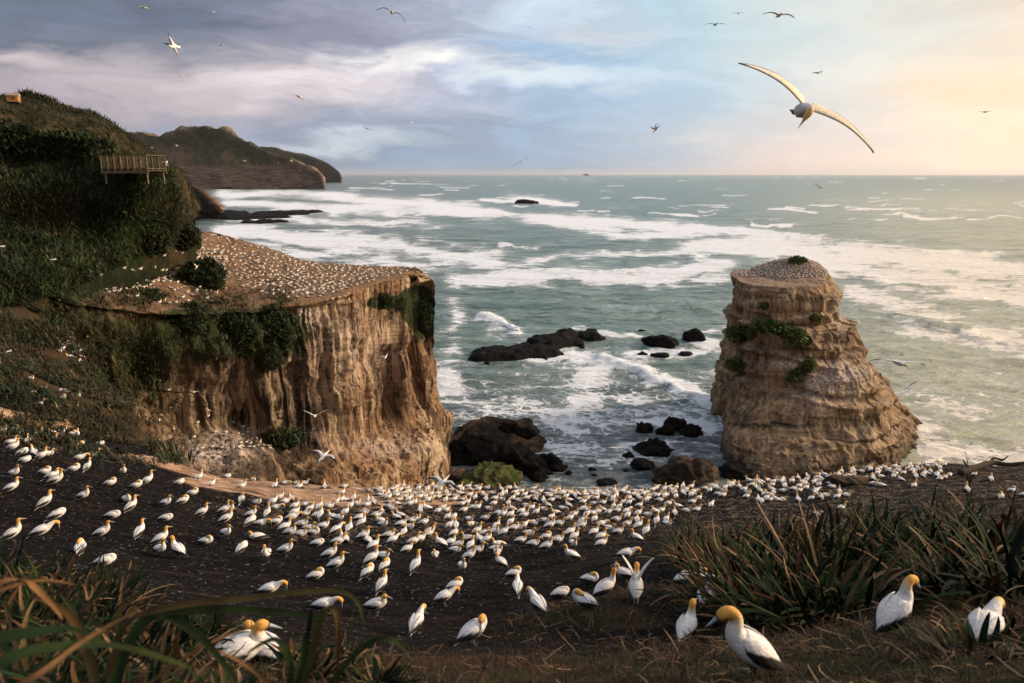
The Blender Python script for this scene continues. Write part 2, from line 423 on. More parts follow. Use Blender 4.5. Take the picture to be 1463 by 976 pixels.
# ------------------------------------------------------------------ foreground slope (height field, then a cliff at its rim)
ctl = [(0, -6, 55.4), (-9, -6, 55.6), (9, -6, 55.0), (0, 0, 54.35), (0, 2.6, 52.9), (-3, 2.6, 53.1), (3, 2.6, 52.8), (-9, 2, 53.6), (9, 2, 53.4)]
pts = [(1065, 962, 5.75), (1285, 908, 6.4), (978, 918, 10), (840, 868, 12.3), (665, 918, 13.5), (600, 905, 13.3), (380, 853, 16), (230, 795, 18.5),
       (20, 772, 18), (645, 862, 17), (730, 760, 29), (700, 700, 41), (60, 648, 30.5), (1350, 690, 38), (1250, 672, 43), (900, 704, 41.5), (1000, 750, 31),
       (500, 704, 39), (300, 700, 31), (300, 762, 23), (850, 792, 23.5), (1180, 770, 18), (1450, 770, 16), (1300, 830, 10.5), (1450, 880, 7.6),
       (150, 850, 9), (350, 905, 8.8), (345, 955, 5.6), (100, 955, 4), (170, 616, 42), (130, 532, 54), (60, 450, 61), (0, 440, 60), (0, 540, 43),
       (0, 600, 35), (250, 672, 37), (400, 694, 39), (-300, 420, 58), (-300, 560, 32), (1750, 690, 34), (1463, 664, 46), (780, 960, 6.2), (500, 975, 5)]
C3 = np.array(ctl + [tuple(P(*q)) for q in pts], float)
def _k(d): return np.sqrt(d * d + 1.0)
n_ = len(C3); D_ = np.linalg.norm(C3[:, None, :2] - C3[None, :, :2], axis=-1)
A_ = np.zeros((n_ + 3, n_ + 3)); A_[:n_, :n_] = _k(D_) - np.eye(n_) * 0.35
A_[:n_, n_] = 1; A_[:n_, n_ + 1:] = C3[:, :2]; A_[n_, :n_] = 1; A_[n_ + 1:, :n_] = C3[:, :2].T
RB = np.linalg.solve(A_, np.concatenate([C3[:, 2], [0, 0, 0]]))
def fg_z(x, y):
    x = np.asarray(x, float); y = np.asarray(y, float); xf = x.ravel(); yf = y.ravel(); out = np.empty(len(xf))
    for i in range(0, len(xf), 40000):
        a = xf[i:i + 40000]; b = yf[i:i + 40000]
        d = np.sqrt((a[:, None] - C3[None, :, 0]) ** 2 + (b[:, None] - C3[None, :, 1]) ** 2)
        out[i:i + 40000] = _k(d) @ RB[:n_] + RB[n_] + RB[n_ + 1] * a + RB[n_ + 2] * b
    z = out
    q = np.stack([xf, yf, xf * 0], -1)
    r = np.sqrt(xf ** 2 + yf ** 2)
    z = z + fbm(q / 6, 3, 3) * 0.35 * sm(5, 16, r) + fbm(q / 1.1, 3, 8) * 0.055 + (fbm(q / 16, 3, 5) * 1.7 + fbm(q / 4, 3, 6) * .45) * sm(30, 44, r) * sm(-20, -32, xf)
    return z.reshape(x.shape)
rx_ = [-140, -80, -47, -35, -27, -22, -18, -12, -6, 0, 10, 20, 28, 45, 80, 130]
ry_ = [95, 78, 65, 56, 46, 40.5, 40, 42, 43, 43.5, 43.5, 44, 46.5, 49, 54, 60]
def rimY(x): return np.interp(x, rx_, ry_) + pn(np.stack([x / 4, x * 0, x * 0], -1), 77) * 0.8 + pn(np.stack([x / 1.3, x * 0, x * 0 + 4], -1), 78) * 0.3
nx = 620
xs = np.concatenate([np.linspace(-120, -30, 120, endpoint=False), np.linspace(-30, 45, 460, endpoint=False), np.linspace(45, 110, 60)])
nx = len(xs); ny = 420
tt = np.linspace(0, 1, ny) ** 1.25
RY = rimY(xs)
YY = -8 + (RY[None, :] + 8) * tt[:, None]; XX = np.tile(xs, (ny, 1)); ZZ = fg_z(XX, YY)
# soft rounding at the rim, then cliff rows
edge = sm(0.965, 1.0, tt)[:, None]; ZZ = ZZ - edge * 0.8
rows = [np.stack([XX, YY, ZZ], -1)]
nc = 70; zr = ZZ[-1]; cl = []
foot = np.interp(xs, [-140, -47, -20, 0, 30], [38, 30, 16, -3, -3])
for k in range(1, nc + 1):
    f = k / nc
    z = zr + (foot - zr) * f
    cl.append(np.stack([xs, RY + 0.6 * math.sqrt(f) + 7 * f, z], -1))
cl = np.array(cl); nn = gnormals(np.concatenate([rows[0][-2:], cl]))[2:]
fade = np.linspace(0, 1, nc)[:, None] ** 0.5
cl = cl - nn * (rock_disp(cl, 0.8, 100) * fade)[..., None] * np.sign(nn[..., 1:2].mean())*-1
FG = np.concatenate([rows[0], cl]); FGf = gridfaces(len(FG), nx)
px, py = proj(FG); Yw = FG[..., 1]; Xw = FG[..., 0]
isc = np.zeros(FG.shape[:2]); isc[ny:] = 1
nz = fbm(FG / 5, 3, 55)
tan = ell(px, py, 520, 705, 120, 20) * 1.2 + ell(px, py, 420, 693, 130, 13) + ell(px, py, 270, 668, 95, 8, 12) * 1.0 + ell(px, py, 330, 684, 90, 8, 8) + ell(px, py, 600, 705, 90, 12) * .9 + ell(px, py, 60, 600, 90, 16, 10) * .55 + ell(px, py, 20, 660, 40, 14) * .4
tan = np.where(Yw > 20, tan, 0) + isc * 0.75
green = sm(34, 44, Yw + nz * 6) * sm(-19, -25, Xw) * 0.85 + ell(px, py, 150, 640, 60, 12) * .3
near = sm(9.5, 6.5, Yw + nz * 4) + sm(1.5, 5.0, Xw) * sm(17, 11, Yw + nz * 4)
green = np.clip(green + near * 0.9 + ell(px, py, 850, 880, 90, 22) * .9, 0, 1.2) * (1 - isc)
colony = sm(24, 30, Yw) * sm(-16, -9, Xw) * (1 - isc)
fg_me = make_mesh('ground', FG, FGf, M_GROUND, {'tan': tan.ravel(), 'green': green.ravel(), 'colony': colony.ravel()})
structure(link('ground', fg_me))
BV_FG = BVHTree.FromPolygons(FG[:ny].reshape(-1, 3).tolist(), gridfaces(ny, nx).tolist())

# ------------------------------------------------------------------ headland with the flat nesting plateau
def W3(*a): return np.array(a, float)
rowB = [(180, 345, 98), (240, 338, 105), (300, 333, 113), (350, 347, 117), (400, 362, 120), (450, 374, 121), (530, 381, 122), (582, 384, 121), (597, 392, 120)]
rowM = [(120, 385, 80), (200, 382, 90), (270, 380, 97), (330, 385, 101), (400, 392, 103), (455, 398, 104), (535, 390, 114), (584, 386, 120), (599, 394, 119)]
rowR = [(60, 415, 64), (150, 432, 70), (250, 442, 76), (330, 436, 83), (415, 432, 88), (462, 424, 92), (540, 402, 106), (586, 389, 117), (601, 402, 117)]
rowS = [(62, 427, 64), (152, 444, 69.5), (252, 456, 75.6), (332, 452, 82.4), (417, 446, 87.5), (464, 440, 91.7), (542, 418, 105.6), (588, 404, 116.4), (604, 420, 117)]
row4 = [(80, 470, 64), (160, 480, 69), (255, 500, 75), (335, 500, 81), (418, 490, 87), (468, 490, 91.5), (545, 480, 105), (592, 465, 116.5), (609, 470, 117.5)]
row5 = [(110, 520, 66), (180, 545, 70), (260, 560, 75), (335, 565, 81.5), (415, 560, 86.5), (465, 560, 91), (545, 560, 104.5), (595, 540, 116), (612, 540, 118)]
row6 = [(150, 580, 65), (200, 610, 69), (270, 625, 74), (335, 630, 80), (400, 628, 85), (460, 640, 89), (545, 622, 103), (600, 590, 114.5), (618, 568, 119)]
row7 = [(190, 640, 56), (230, 680, 60), (290, 690, 63), (350, 700, 67), (410, 700, 79), (470, 700, 83), (565, 690, 95), (616, 642, 110), (636, 602, 120)]
net = []
RBk = [P(*q) for q in rowB]
net.append([q + W3(0, 10, -q[2] - 3) for q in RBk] + [W3(-22, 142, -3)])
net.append([q + W3(0, 3, -6) for q in RBk] + [W3(-20, 132, 32)])
net.append(RBk + [W3(-17.5, 126, 38)])
net.append([P(*q) for q in rowM] + [W3(-17.2, 125.5, 38)])
net.append([P(*q) for q in rowR] + [W3(-17, 125, 37.5)])
net.append([P(*q) for q in rowS] + [W3(-16.6, 125.4, 36)])
net.append([P(*q) for q in row4] + [W3(-17, 126, 28)])
net.append([P(*q) for q in row5] + [W3(-17, 127, 20)])
net.append([P(*q) for q in row6] + [W3(-15.5, 129, 12)])
net.append([P(*q) for q in row7] + [W3(-13.5, 130, 4)])
r8 = [P(*q) + W3(4, -8, -6) for q in row7[:6]] + [W3(-17, 90, 2), W3(-13, 104, -2), W3(-12, 118, -3)]
net.append([W3(q[0], q[1], min(q[2], 12)) for q in r8] + [W3(-12, 132, -3)])
net.append([W3(q[0] + 3, q[1] - 3, -4) for q in r8] + [W3(-9, 134, -5)])
net = np.array(net)
H = crom(crom(net, 460, 0, [.5, .3, .8, 1.2, .5, 1.6, 2.2, 2.4, 1.6, 1, .6]), 640, 1, [.7, 1, 1, 1, .8, 1.1, 1, .5, .8])
Nn = gnormals(H); 
if Nn[300, 320, 1] > 0: Nn = -Nn
vfr = np.linspace(0, 1, 460)
steep = np.clip(1 - np.abs(Nn[..., 2]) * 1.15, 0, 1)
px, py = proj(H)
shade_side = sm(420, 330, px)
LEDGE = .22
D = rock_disp(H, 1.05, 200, 1.0, 4.5, 1.35) * (0.10 + 0.90 * np.maximum(steep, .45 * sm(34, 26, H[..., 2])))
rimmask = ((np.abs(np.clip(H[..., 2], 30, 50) - H[..., 2]) < 0.1) * (1 - steep))
H = H + Nn * (D * (1 - 0.75 * rimmask))[..., None]
H[..., 2] += (fbm(H / 9, 3, 301) * 1.1 + fbm(H / 2.5, 3, 302) * .35) * (1 - steep) * sm(480, 350, px)
H = H + Nn * ((fbm(H / 5, 3, 303) * 1.3) * sm(440, 330, px) * sm(25, 34, H[..., 2]) * steep)[..., None]
px, py = proj(H)
nz = fbm(H / 6, 4, 66)
up = 1 - steep
topm = sm(27, 36, H[..., 2]) * sm(0.5, 0.8, up)
green = (ell(px, py, 385, 480, 58, 34) + ell(px, py, 275, 470, 30, 26) + ell(px, py, 545, 432, 24, 12) + ell(px, py, 605, 452, 24, 34) * 1.1 + ell(px, py, 588, 430, 20, 20)
         + ell(px, py, 295, 398, 26, 24) * .7 + ell(px, py, 405, 625, 32, 14) + ell(px, py, 120, 560, 90, 60) * .8 + ell(px, py, 210, 500, 110, 50) * .55 + ell(px, py, 60, 470, 90, 60) * .9 + ell(px, py, 320, 470, 80, 30) * .5 + ell(px, py, 150, 400, 90, 22) * .5) * 1.2
green = np.where(H[..., 1] < 124, green, 0) + nz * .15
guano = ell(px, py, 440, 450, 26, 20) * 1.0 + ell(px, py, 170, 560, 24, 16, 30) * 1.2 + ell(px, py, 310, 645, 45, 20) * 1.2 + ell(px, py, 560, 640, 70, 14) * .5 + ell(px, py, 500, 500, 90, 60) * .35 + topm * .35 * sm(300, 400, px) + ell(px, py, 400, 620, 60, 10) * .4
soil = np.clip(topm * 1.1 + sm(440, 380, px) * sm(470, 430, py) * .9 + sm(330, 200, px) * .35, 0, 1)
shade_stain = np.clip(1.25 * sm(478, 415, px + nz * 34) * sm(425, 450, py + nz * 10) * 1.0 + ell(px, py, 560, 560, 26, 90, -12) * .55 + ell(px, py, 470, 600, 30, 60) * .4, 0, 1) * sm(.25, .5, 1 - topm)  # shade of the left face painted dark, plus dark rock and streaks
hd_me = make_mesh('headland', H, gridfaces(460, 640), M_CLIFF, {'green': green.ravel(), 'guano': np.clip(guano, 0, 1).ravel(), 'soil': soil.ravel(), 'shade_stain': shade_stain.ravel()})
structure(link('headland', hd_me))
BV_HD = BVHTree.FromPolygons(H.reshape(-1, 3).tolist(), gridfaces(460, 640).tolist())

# ------------------------------------------------------------------ near hillside (scrub) and hills beyond
def hill(name, rows, n, m, mat, amp, scale, seed, rockf=None, dens=None):
    net = np.array([[q if isinstance(q, np.ndarray) else P(*q) for q in r] for r in rows])
    G = crom(crom(net, n, 0, dens), m, 1)
    N = gnormals(G)
    if N[..., 2].mean() < 0: N = -N
    G = G + N * (fbm(G / scale, 5, seed, 0.55) * amp)[..., None]
    px, py = proj(G)
    a = rockf(px, py, G, N) if rockf else px * 0
    me = make_mesh(name, G, gridfaces(n, m), mat, {'rock': a.ravel()})
    o = structure(link(name, me)); return o, G
crest = [(-300, 150, 80), (-60, 188, 90), (40, 200, 95), (120, 212, 92), (190, 246, 80), (230, 252, 84), (256, 298, 99)]
def back(q, dY, dz):
    q = P(*q); return W3(q[0] * (1 + dY / q[1]) - .05 * dY, q[1] + dY, q[2] + dz)
rows = [[back(q, 30, -30) for q in crest], [back(q, 8, -3) for q in crest], crest,
        [(-300, 260, 70), (-60, 270, 75), (40, 270, 80), (120, 275, 80), (190, 290, 78), (234, 302, 84), (264, 320, 100)],
        [(-300, 350, 62), (-60, 350, 66), (40, 345, 72), (120, 345, 76), (190, 340, 80), (240, 332, 90), (274, 330, 103)],
        [(-300, 420, 54), (-60, 412, 58), (40, 400, 63), (120, 388, 70), (180, 366, 78), (244, 344, 92), (280, 336, 105)],
        [P(-300, 480, 50) - W3(0, 0, 3), P(-60, 470, 54) - W3(0, 0, 3), P(40, 450, 60) - W3(0, 0, 3), P(120, 405, 69) - W3(0, 0, 4), P(185, 380, 78) - W3(0, 0, 4), P(246, 350, 92) - W3(0, 0, 3), P(284, 341, 105) - W3(0, 0, 3)]]
hill_o, HG = hill('hillside', rows, 200, 260, M_HILL, 1.3, 8, 400)
BV_HL = BVHTree.FromPolygons(HG.reshape(-1, 3).tolist(), gridfaces(200, 260).tolist())

cA = [(-400, 60, 190), (-120, 118, 195), (0, 139, 200), (60, 154, 200), (110, 170, 205), (150, 184, 205), (190, 205, 210), (225, 232, 215), (262, 268, 225), (282, 300, 235)]
rA = [[back(q, 60, -40) for q in cA], [back(q, 12, -3) for q in cA], cA,
      [(q[0] - 15, q[1] + 26, q[2] - 40) for q in cA], [(q[0] - 25, q[1] + 60, q[2] - 70) for q in cA], [(q[0] - 40, q[1] + 110, q[2] - 90) for q in cA]]
hA, GA = hill('hill', rA, 170, 330, M_HILLB, 3.2, 22, 500)

cB = [(120, 205, 900), (180, 215, 880), (212, 226, 860), (240, 246, 850), (262, 262, 850), (286, 272, 850), (300, 284, 850), (312, 294, 850), (319, 302, 855)]
def skirt(crest, f1, f2, basepy, dY):
    top = [P(*q) for q in crest]; rows = [[W3(q[0] * (1 + dY / q[1]), q[1] + dY, -2) for q in top], top]
    for f in f1:
        r = []
        for k, q in enumerate(crest):
            b = PZ(q[0], basepy[k] if hasattr(basepy, '__len__') else basepy, -1.0)
            tp = top[k]; a = f[0]; zz = tp[2] + (b[2] - tp[2]) * f[1]
            yy = tp[1] + (b[1] - tp[1]) * a; xx = tp[0] + (b[0] - tp[0]) * a
            r.append(W3(xx, yy, zz))
        rows.append(r)
    return rows

rB = skirt(cB, [(.5, .35), (.8, .45), (.88, .9), (1, 1.0)], None, 307, 200)
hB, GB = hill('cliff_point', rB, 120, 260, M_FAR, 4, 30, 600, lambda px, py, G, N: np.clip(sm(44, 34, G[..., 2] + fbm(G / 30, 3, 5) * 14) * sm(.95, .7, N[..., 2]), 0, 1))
cC = [(60, 200, 3000), (150, 196, 2950), (196, 193, 2900), (232, 196, 2850), (262, 189, 2800), (290, 185, 2800), (314, 187, 2800), (332, 193, 2800), (350, 204, 2800), (372, 214, 2800), (404, 225, 2790), (430, 235, 2780), (448, 243, 2760), (458, 250, 2740), (463, 262, 2700)]
rC = skirt(cC, [(.35, .25), (.6, .62), (.72, .68), (.76, .93), (1, 1.0)], None, 270.5, 900)
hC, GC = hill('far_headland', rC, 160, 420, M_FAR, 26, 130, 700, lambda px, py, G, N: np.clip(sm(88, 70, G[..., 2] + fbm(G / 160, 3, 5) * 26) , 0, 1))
cD = [(340, 212, 5200), (385, 212, 5100), (418, 219, 5000), (445, 226, 4950), (465, 233, 4900), (478, 241, 4850), (485, 248, 4800), (488, 256, 4780)]
rD = skirt(cD, [(.3, .3), (.6, .6), (.8, .9), (1, 1.0)], None, 260.5, 1200)
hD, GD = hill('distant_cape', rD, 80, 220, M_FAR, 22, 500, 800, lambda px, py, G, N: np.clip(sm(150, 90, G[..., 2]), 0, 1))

# ------------------------------------------------------------------ the sea stack
YC = 148.0
lev = [(1046, 1178, 398, 9.5), (1045, 1190, 408, 10.5), (1047, 1199, 417, 11.2), (1050, 1189, 432, 11), (1050, 1190, 447, 11.5), (1047, 1204, 452, 13), (1047, 1220, 475, 14),
       (1044, 1232, 505, 16), (1042, 1252, 530, 18.5), (1040, 1272, 556, 21.5), (1038, 1296, 580, 25.5), (1036, 1322, 605, 30), (1030, 1328, 632, 33), (1006, 1330, 662, 34), (1004, 1336, 690, 35)]
zl = []; L = []
for l, r, y, ry in lev:
    a = P(l, y, YC); b = P(r, y, YC); zl.append(a[2]); L.append(((a[0] + b[0]) / 2, (b[0] - a[0]) / 2, ry))
L = np.array(L); zl = np.array(zl)
nth = 900; nzv = 430; th = np.linspace(0, 2 * math.pi, nth, endpoint=False)
zt = np.linspace(zl[0], -4, nzv)
cx_ = np.interp(-zt, -zl, L[:, 0]); rx2 = np.interp(-zt, -zl, L[:, 1]); ry2 = np.interp(-zt, -zl, L[:, 2])
sup = lambda v, p: np.sign(v) * np.abs(v) ** p
_pl = np.array([(-1, -.45), (-.92, -.88), (-.2, -1.0), (.30, -.92), (.62, -.72), (1.0, .05), (.8, .75), (.1, 1.0), (-.75, .85), (-1.0, .3)])
_d = np.stack([np.cos(th), np.sin(th)], -1); _r = np.zeros(nth)
for _i in range(len(_pl)):
    _a = _pl[_i]; _b = _pl[(_i + 1) % len(_pl)]; _e = _b - _a
    _den = _d[:, 0] * _e[1] - _d[:, 1] * _e[0]; _t = (_a[0] * _e[1] - _a[1] * _e[0]) / np.where(np.abs(_den) < 1e-9, 1e-9, _den); _s = (_a[0] * _d[:, 1] - _a[1] * _d[:, 0]) / np.where(np.abs(_den) < 1e-9, 1e-9, _den)
    _ok = (_t > 0) & (_s >= -1e-6) & (_s <= 1 + 1e-6); _r = np.where(_ok & (_t > _r), _t, _r)
_k7 = np.ones(25) / 25; _r = np.convolve(np.concatenate([_r[-12:], _r, _r[:12]]), _k7, 'valid')
cs = _d[:, 0] * _r; sn = _d[:, 1] * _r
cs = np.where(cs > 0, cs / cs.max(), cs / -cs.min()); sn = sn / np.abs(sn).max()
body = np.stack([cx_[:, None] + rx2[:, None] * cs[None], YC - 1 + ry2[:, None] * sn[None], np.tile(zt[:, None], (1, nth))], -1)
cap = []
for s in np.linspace(0.0, 1, 60)[:-1]:
    cap.append(np.stack([cx_[0] + rx2[0] * cs * s, YC - 1 + ry2[0] * sn * s, np.full(nth, zl[0])], -1))
G = np.concatenate([np.array(cap), body]); kc = len(cap)
G[..., 0] += .34 * sm(15, 0, G[..., 2]) * np.minimum(G[..., 1] - YC, 0)
tilt = np.clip((G[..., 1] - (YC - 10)) / 19, 0, 1)
pk = np.clip(1 - np.sqrt(((G[..., 0] - P(1140, 370, 152)[0]) / 10.5) ** 2 + ((G[..., 1] - 151.5) / 12) ** 2), 0, 1)
add = np.zeros(G.shape[:2]); add[:kc] = 1; add[kc:] = np.exp(-np.arange(len(G) - kc) / 14.0)[:, None]
G[..., 2] += add * (tilt * 1.1 + pk * 3.6 + fbm(G / 4, 3, 31) * .35)
N = gnormals(G, True)
ctr = G - np.stack([np.broadcast_to(cx_[0], G.shape[:2]), np.full(G.shape[:2], YC), G[..., 2]], -1)
if (N[kc + 50:] * ctr[kc + 50:]).sum() < 0: N = -N
amp = np.zeros(G.shape[:2]); amp[kc:] = np.clip(np.arange(len(G) - kc) / 12.0, 0.0, 1)[:, None]
LEDGE = .34
d = rock_disp(G, .85, 900, .45, 1.9, 1.25) * (.55 + .45 * sm(33, 26, G[..., 2]))
s_ = G[..., 2] + 0.06 * (G[..., 0] - cx_[0])
for zlev, wdt, out_ in ((31.0, .8, -.7), (25.6, .5, 1.2), (21.5, .8, -.8), (19.5, .5, 1.0), (13.2, .6, -1.4), (11.8, .5, .8), (6.5, .6, -.9)):
    d = d + out_ * .75 * (.3 + 1.4 * sm(-.4, .4, pn(G / 13 + zlev, 43))) * np.exp(-((s_ + pn(G / 12, 41) * 2.2 - zlev) / wdt) ** 2)
N2 = N.copy(); N2[..., 2] *= .3
G = G + N2 * (d * amp)[..., None]
px, py = proj(G)
frontm = (G[..., 1] < YC + 4)
green = (ell(px, py, 1062, 478, 22, 12) + ell(px, py, 1100, 468, 24, 8) + ell(px, py, 1130, 478, 22, 10, 15) + ell(px, py, 1092, 438, 8, 6) + ell(px, py, 1165, 455, 10, 6) + ell(px, py, 1156, 522, 10, 12) + ell(px, py, 1052, 522, 18, 10) + ell(px, py, 1138, 535, 12, 10) + ell(px, py, 1140, 368, 12, 6) + ell(px, py, 1150, 488, 10, 7)) * 1.1
green = np.where(frontm, green, 0)
guano = ell(px, py, 1195, 535, 40, 16, -10) * 1.3 + ell(px, py, 1125, 520, 26, 8) + ell(px, py, 1200, 455, 12, 22) * .6 + ell(px, py, 1170, 560, 40, 22) * .5
guano[:kc + 4] += .75
soil = np.zeros(G.shape[:2]); soil[:kc + 6] = .6
nz = fbm(G / 3, 3, 62) * 5
pyn = py + nz
shade_stain = ell(px, pyn, 1105, 608, 95, 3.5) * 1.1 + ell(px, pyn, 1110, 566, 60, 5) * .9 + ell(px, pyn, 1196, 482, 17, 14) * .9 + ell(px, pyn, 1060, 592, 26, 14) * .7 + ell(px, pyn, 1245, 606, 26, 16) * .6 + ell(px, pyn, 1075, 440, 26, 4) * .8 + ell(px, pyn, 1120, 424, 60, 2.5) * .8 + ell(px, pyn, 1070, 510, 34, 20) * .5 + ell(px, pyn, 1140, 650, 16, 30) * .4 + ell(px, pyn, 1055, 545, 30, 22) * .5 + ell(px, pyn, 1010, 655, 26, 40) * .6  # undercut shade painted as dark bands, among darker rock patches
wet = 0
st_me = make_mesh('sea_stack', np.concatenate([G.reshape(-1, 3)]), gridfaces(len(G), nth, True), M_STACK, {'green': green.ravel(), 'guano': np.clip(guano, 0, 1).ravel(), 'soil': soil.ravel(), 'shade_stain': np.clip(shade_stain, 0, 1).ravel()})
tag(link('sea_stack', st_me), 'tall flat-topped sandstone stack standing in the surf, birds nesting on its top', 'sea stack')
BV_ST = BVHTree.FromPolygons(G[:kc + 6].reshape(-1, 3).tolist(), gridfaces(kc + 6, nth, True).tolist())
BV_STALL = BVHTree.FromPolygons(G.reshape(-1, 3).tolist(), gridfaces(len(G), nth, True).tolist())

def hit(px, py, trees):
    d = Vector(ray(px, py)).normalized(); o = Vector((0, 0, CAMZ)); best = None
    for bv in trees:
        r = bv.ray_cast(o, d, 5000)
        if r[0] is not None and (best is None or r[3] < best[3]): best = r
    return best
# ------------------------------------------------------------------ the sea
nr, ncx = 620, 860
pyr = np.linspace(720, 249.75, nr)
Ys = np.array([PZ(CX, p, 0)[1] for p in pyr]); Ys[-1] = max(Ys[-1], 60000)
Ys = np.concatenate([[20, 50, 80, 95], Ys]); nr = len(Ys)
uu = np.linspace(-1.35, 1.35, ncx)
S = np.stack([Ys[:, None] * uu[None], np.tile(Ys[:, None], (1, ncx)), np.zeros((nr, ncx))], -1)
px, py = proj(S)

def seg(px, py, pts, w, ks=0.4, soft_end=25):
    """soft band along a polyline (in picture coordinates of the flat sea); returns density"""
    best = np.full(px.shape, 1e9)
    for (x0, y0), (x1, y1) in zip(pts[:-1], pts[1:]):
        dx, dy = x1 - x0, y1 - y0; L2 = dx * dx + dy * dy
        tt = np.clip(((px - x0) * dx + (py - y0) * dy) / L2, 0, 1)
        ex = px - (x0 + tt * dx); ey = py - (y0 + tt * dy)
        best = np.minimum(best, np.sqrt((ex * ks) ** 2 + ey ** 2))
    return np.exp(-(best / w) ** 2)
wob = fbm(np.stack([px / 60, py / 16, px * 0], -1), 4, 71) * 9 * np.clip((py - 249) / 130, .12, 1)
wob2 = fbm(np.stack([px / 28, py / 9, px * 0 + 5], -1), 3, 73) * 4 * np.clip((py - 249) / 100, .1, 1)
pw = py + wob + wob2
foam = np.zeros_like(px)
bands = [([(320, 276), (420, 275), (500, 283), (600, 292), (680, 299)], 8, .85), ([(330, 290), (480, 298), (560, 306)], 7, .75),
    ([(330, 330), (430, 340), (560, 352), (700, 372)], 14, .95), ([(330, 350), (480, 372), (640, 388)], 11, .7), ([(330, 310), (450, 316), (620, 322)], 8, .6),
    ([(480, 300), (640, 298), (760, 312), (900, 322), (1040, 330), (1160, 345)], 9, .95), ([(700, 302), (900, 335), (1000, 342)], 9, .8),
    ([(1000, 352), (1150, 356), (1300, 372), (1463, 386), (1700, 400)], 17, 1.15), ([(1160, 375), (1330, 402), (1463, 425), (1700, 470)], 18, 1.0),
    ([(660, 402), (760, 396), (900, 392), (1030, 380)], 12, .85), ([(640, 378), (760, 372), (900, 362), (1010, 362)], 7, .6),
    ([(780, 400), (900, 402), (1030, 400)], 9, .7), ([(1220, 420), (1300, 440), (1380, 465), (1463, 490)], 14, .75), ([(1300, 470), (1400, 488), (1500, 520)], 11, .65),
    ([(1300, 600), (1340, 640), (1420, 655), (1500, 660)], 14, .75), ([(1330, 570), (1400, 600)], 10, .4), ([(1240, 420), (1290, 470)], 8, .5),
    ([(1100, 300), (1165, 301)], 1.8, .75), ([(1210, 298), (1285, 300)], 2.4, .8), ([(1295, 310), (1365, 314)], 3.2, .8), ([(1075, 321), (1130, 323)], 1.6, 1.0),
    ([(930, 307), (995, 310)], 2.2, .95), ([(860, 310), (900, 311)], 1.6, .8), ([(715, 352), (765, 355)], 1.8, .95), ([(730, 280), (790, 290)], 6, .75), ([(690, 286), (820, 292)], 3, .9),
    ([(560, 262), (640, 264)], 1.0, .6), ([(630, 268), (670, 269)], .9, .6), ([(905, 283), (950, 284)], 1.1, .7), ([(500, 268), (560, 271)], 1.5, .65),
    ([(690, 455), (716, 462), (730, 472)], 6, 1.0), ([(645, 430), (655, 455), (648, 470)], 7, .55), ([(700, 478), (740, 478)], 4, .6),
    ([(782, 505), (812, 508), (850, 520), (845, 545), (835, 575)], 14, 1.0), ([(820, 520), (870, 560), (900, 570)], 12, .65), ([(862, 512), (895, 528), (940, 545), (985, 560), (1020, 578)], 9, 1.2),
    ([(820, 470), (860, 478), (910, 482)], 5, .8), ([(905, 505), (960, 508), (1015, 495)], 8, .8), ([(640, 520), (640, 560), (700, 575)], 12, .6), ([(630, 560), (720, 580), (820, 610)], 18, .45),
    ([(760, 600), (860, 600), (940, 590), (1010, 600)], 16, .42), ([(780, 640), (880, 650), (930, 640)], 18, .45), ([(920, 600), (1010, 612)], 7, .8), ([(1000, 490), (1030, 500)], 8, .7),
    ([(980, 470), (1035, 470)], 6, .5), ([(1320, 640), (1345, 665)], 8, .9), ([(880, 440), (1020, 430)], 10, .25), ([(650, 490), (630, 540)], 8, .5)]
_r = random.Random(21)
for _q in range(120):
    _y = 254 + 62 * _r.random() ** 1.3; _x = _r.uniform(500, 1500); _l = _r.uniform(3, 15) * (.4 + (_y - 250) / 40)
    bands.append(([(_x - _l, _y), (_x, _y + _r.uniform(-.5, .5)), (_x + _l, _y + _r.uniform(-.6, .6))], .35 + (_y - 250) / 70, _r.uniform(.45, .85)))
for pts_, w, s in bands: foam = np.maximum(foam, s * 1.18 * seg(px, pw, pts_, w, 0.45))
# break the bands up
gaps = fbm(np.stack([px / 110 + 3, py / 14, px * 0], -1), 4, 81)
foam = foam * np.clip(1.08 + gaps * 0.8, 0.6, 1.3)
foam = foam + 0.30 * sm(0.0, .5, fbm(np.stack([px / 90, py / 10, px * 0 + 9], -1), 4, 83)) * sm(262, 300, py)
near_m = sm(480, 600, py); foam = foam - near_m * 0.02
brk = [([(1130, 341), (1230, 350), (1330, 362), (1463, 366), (1700, 380)], 3.0, 1.0), ([(862, 512), (940, 545), (1020, 578)], 7, .9), ([(925, 307), (1000, 309)], 3, 1.2), ([(1070, 320), (1135, 322)], 2.5, 1),
       ([(690, 452), (716, 460), (735, 474)], 5, .8), ([(1200, 296), (1370, 310)], 3, 1), ([(1280, 455), (1360, 472), (1463, 500)], 7, 1), ([(715, 351), (765, 354)], 3, .9), ([(980, 440), (1040, 450)], 5, .5), ([(900, 375), (990, 366)], 4, .8), ([(1240, 400), (1400, 428)], 6, .7)]
z = np.zeros_like(px)
for pts_, w, s in brk: z = z + s * 1.5 * seg(px, py + wob * .5, pts_, w, 0.5)
X, Y = S[..., 0], S[..., 1]
fade = sm(1500, 600, Y) * sm(90, 150, Y)
def train(dx, dy, wl, amp, sd):
    ph = (X * dx + Y * dy) / wl * 2 * math.pi + fbm(np.stack([X / (wl * 4), Y / (wl * 4), X * 0], -1), 2, sd) * 6
    s = np.sin(ph); return amp * (np.exp(s * 1.4) - 1.3) * .5 * (0.6 + pn(np.stack([X / (wl * 3), Y / (wl * 3), X * 0 + 2], -1), sd + 1))
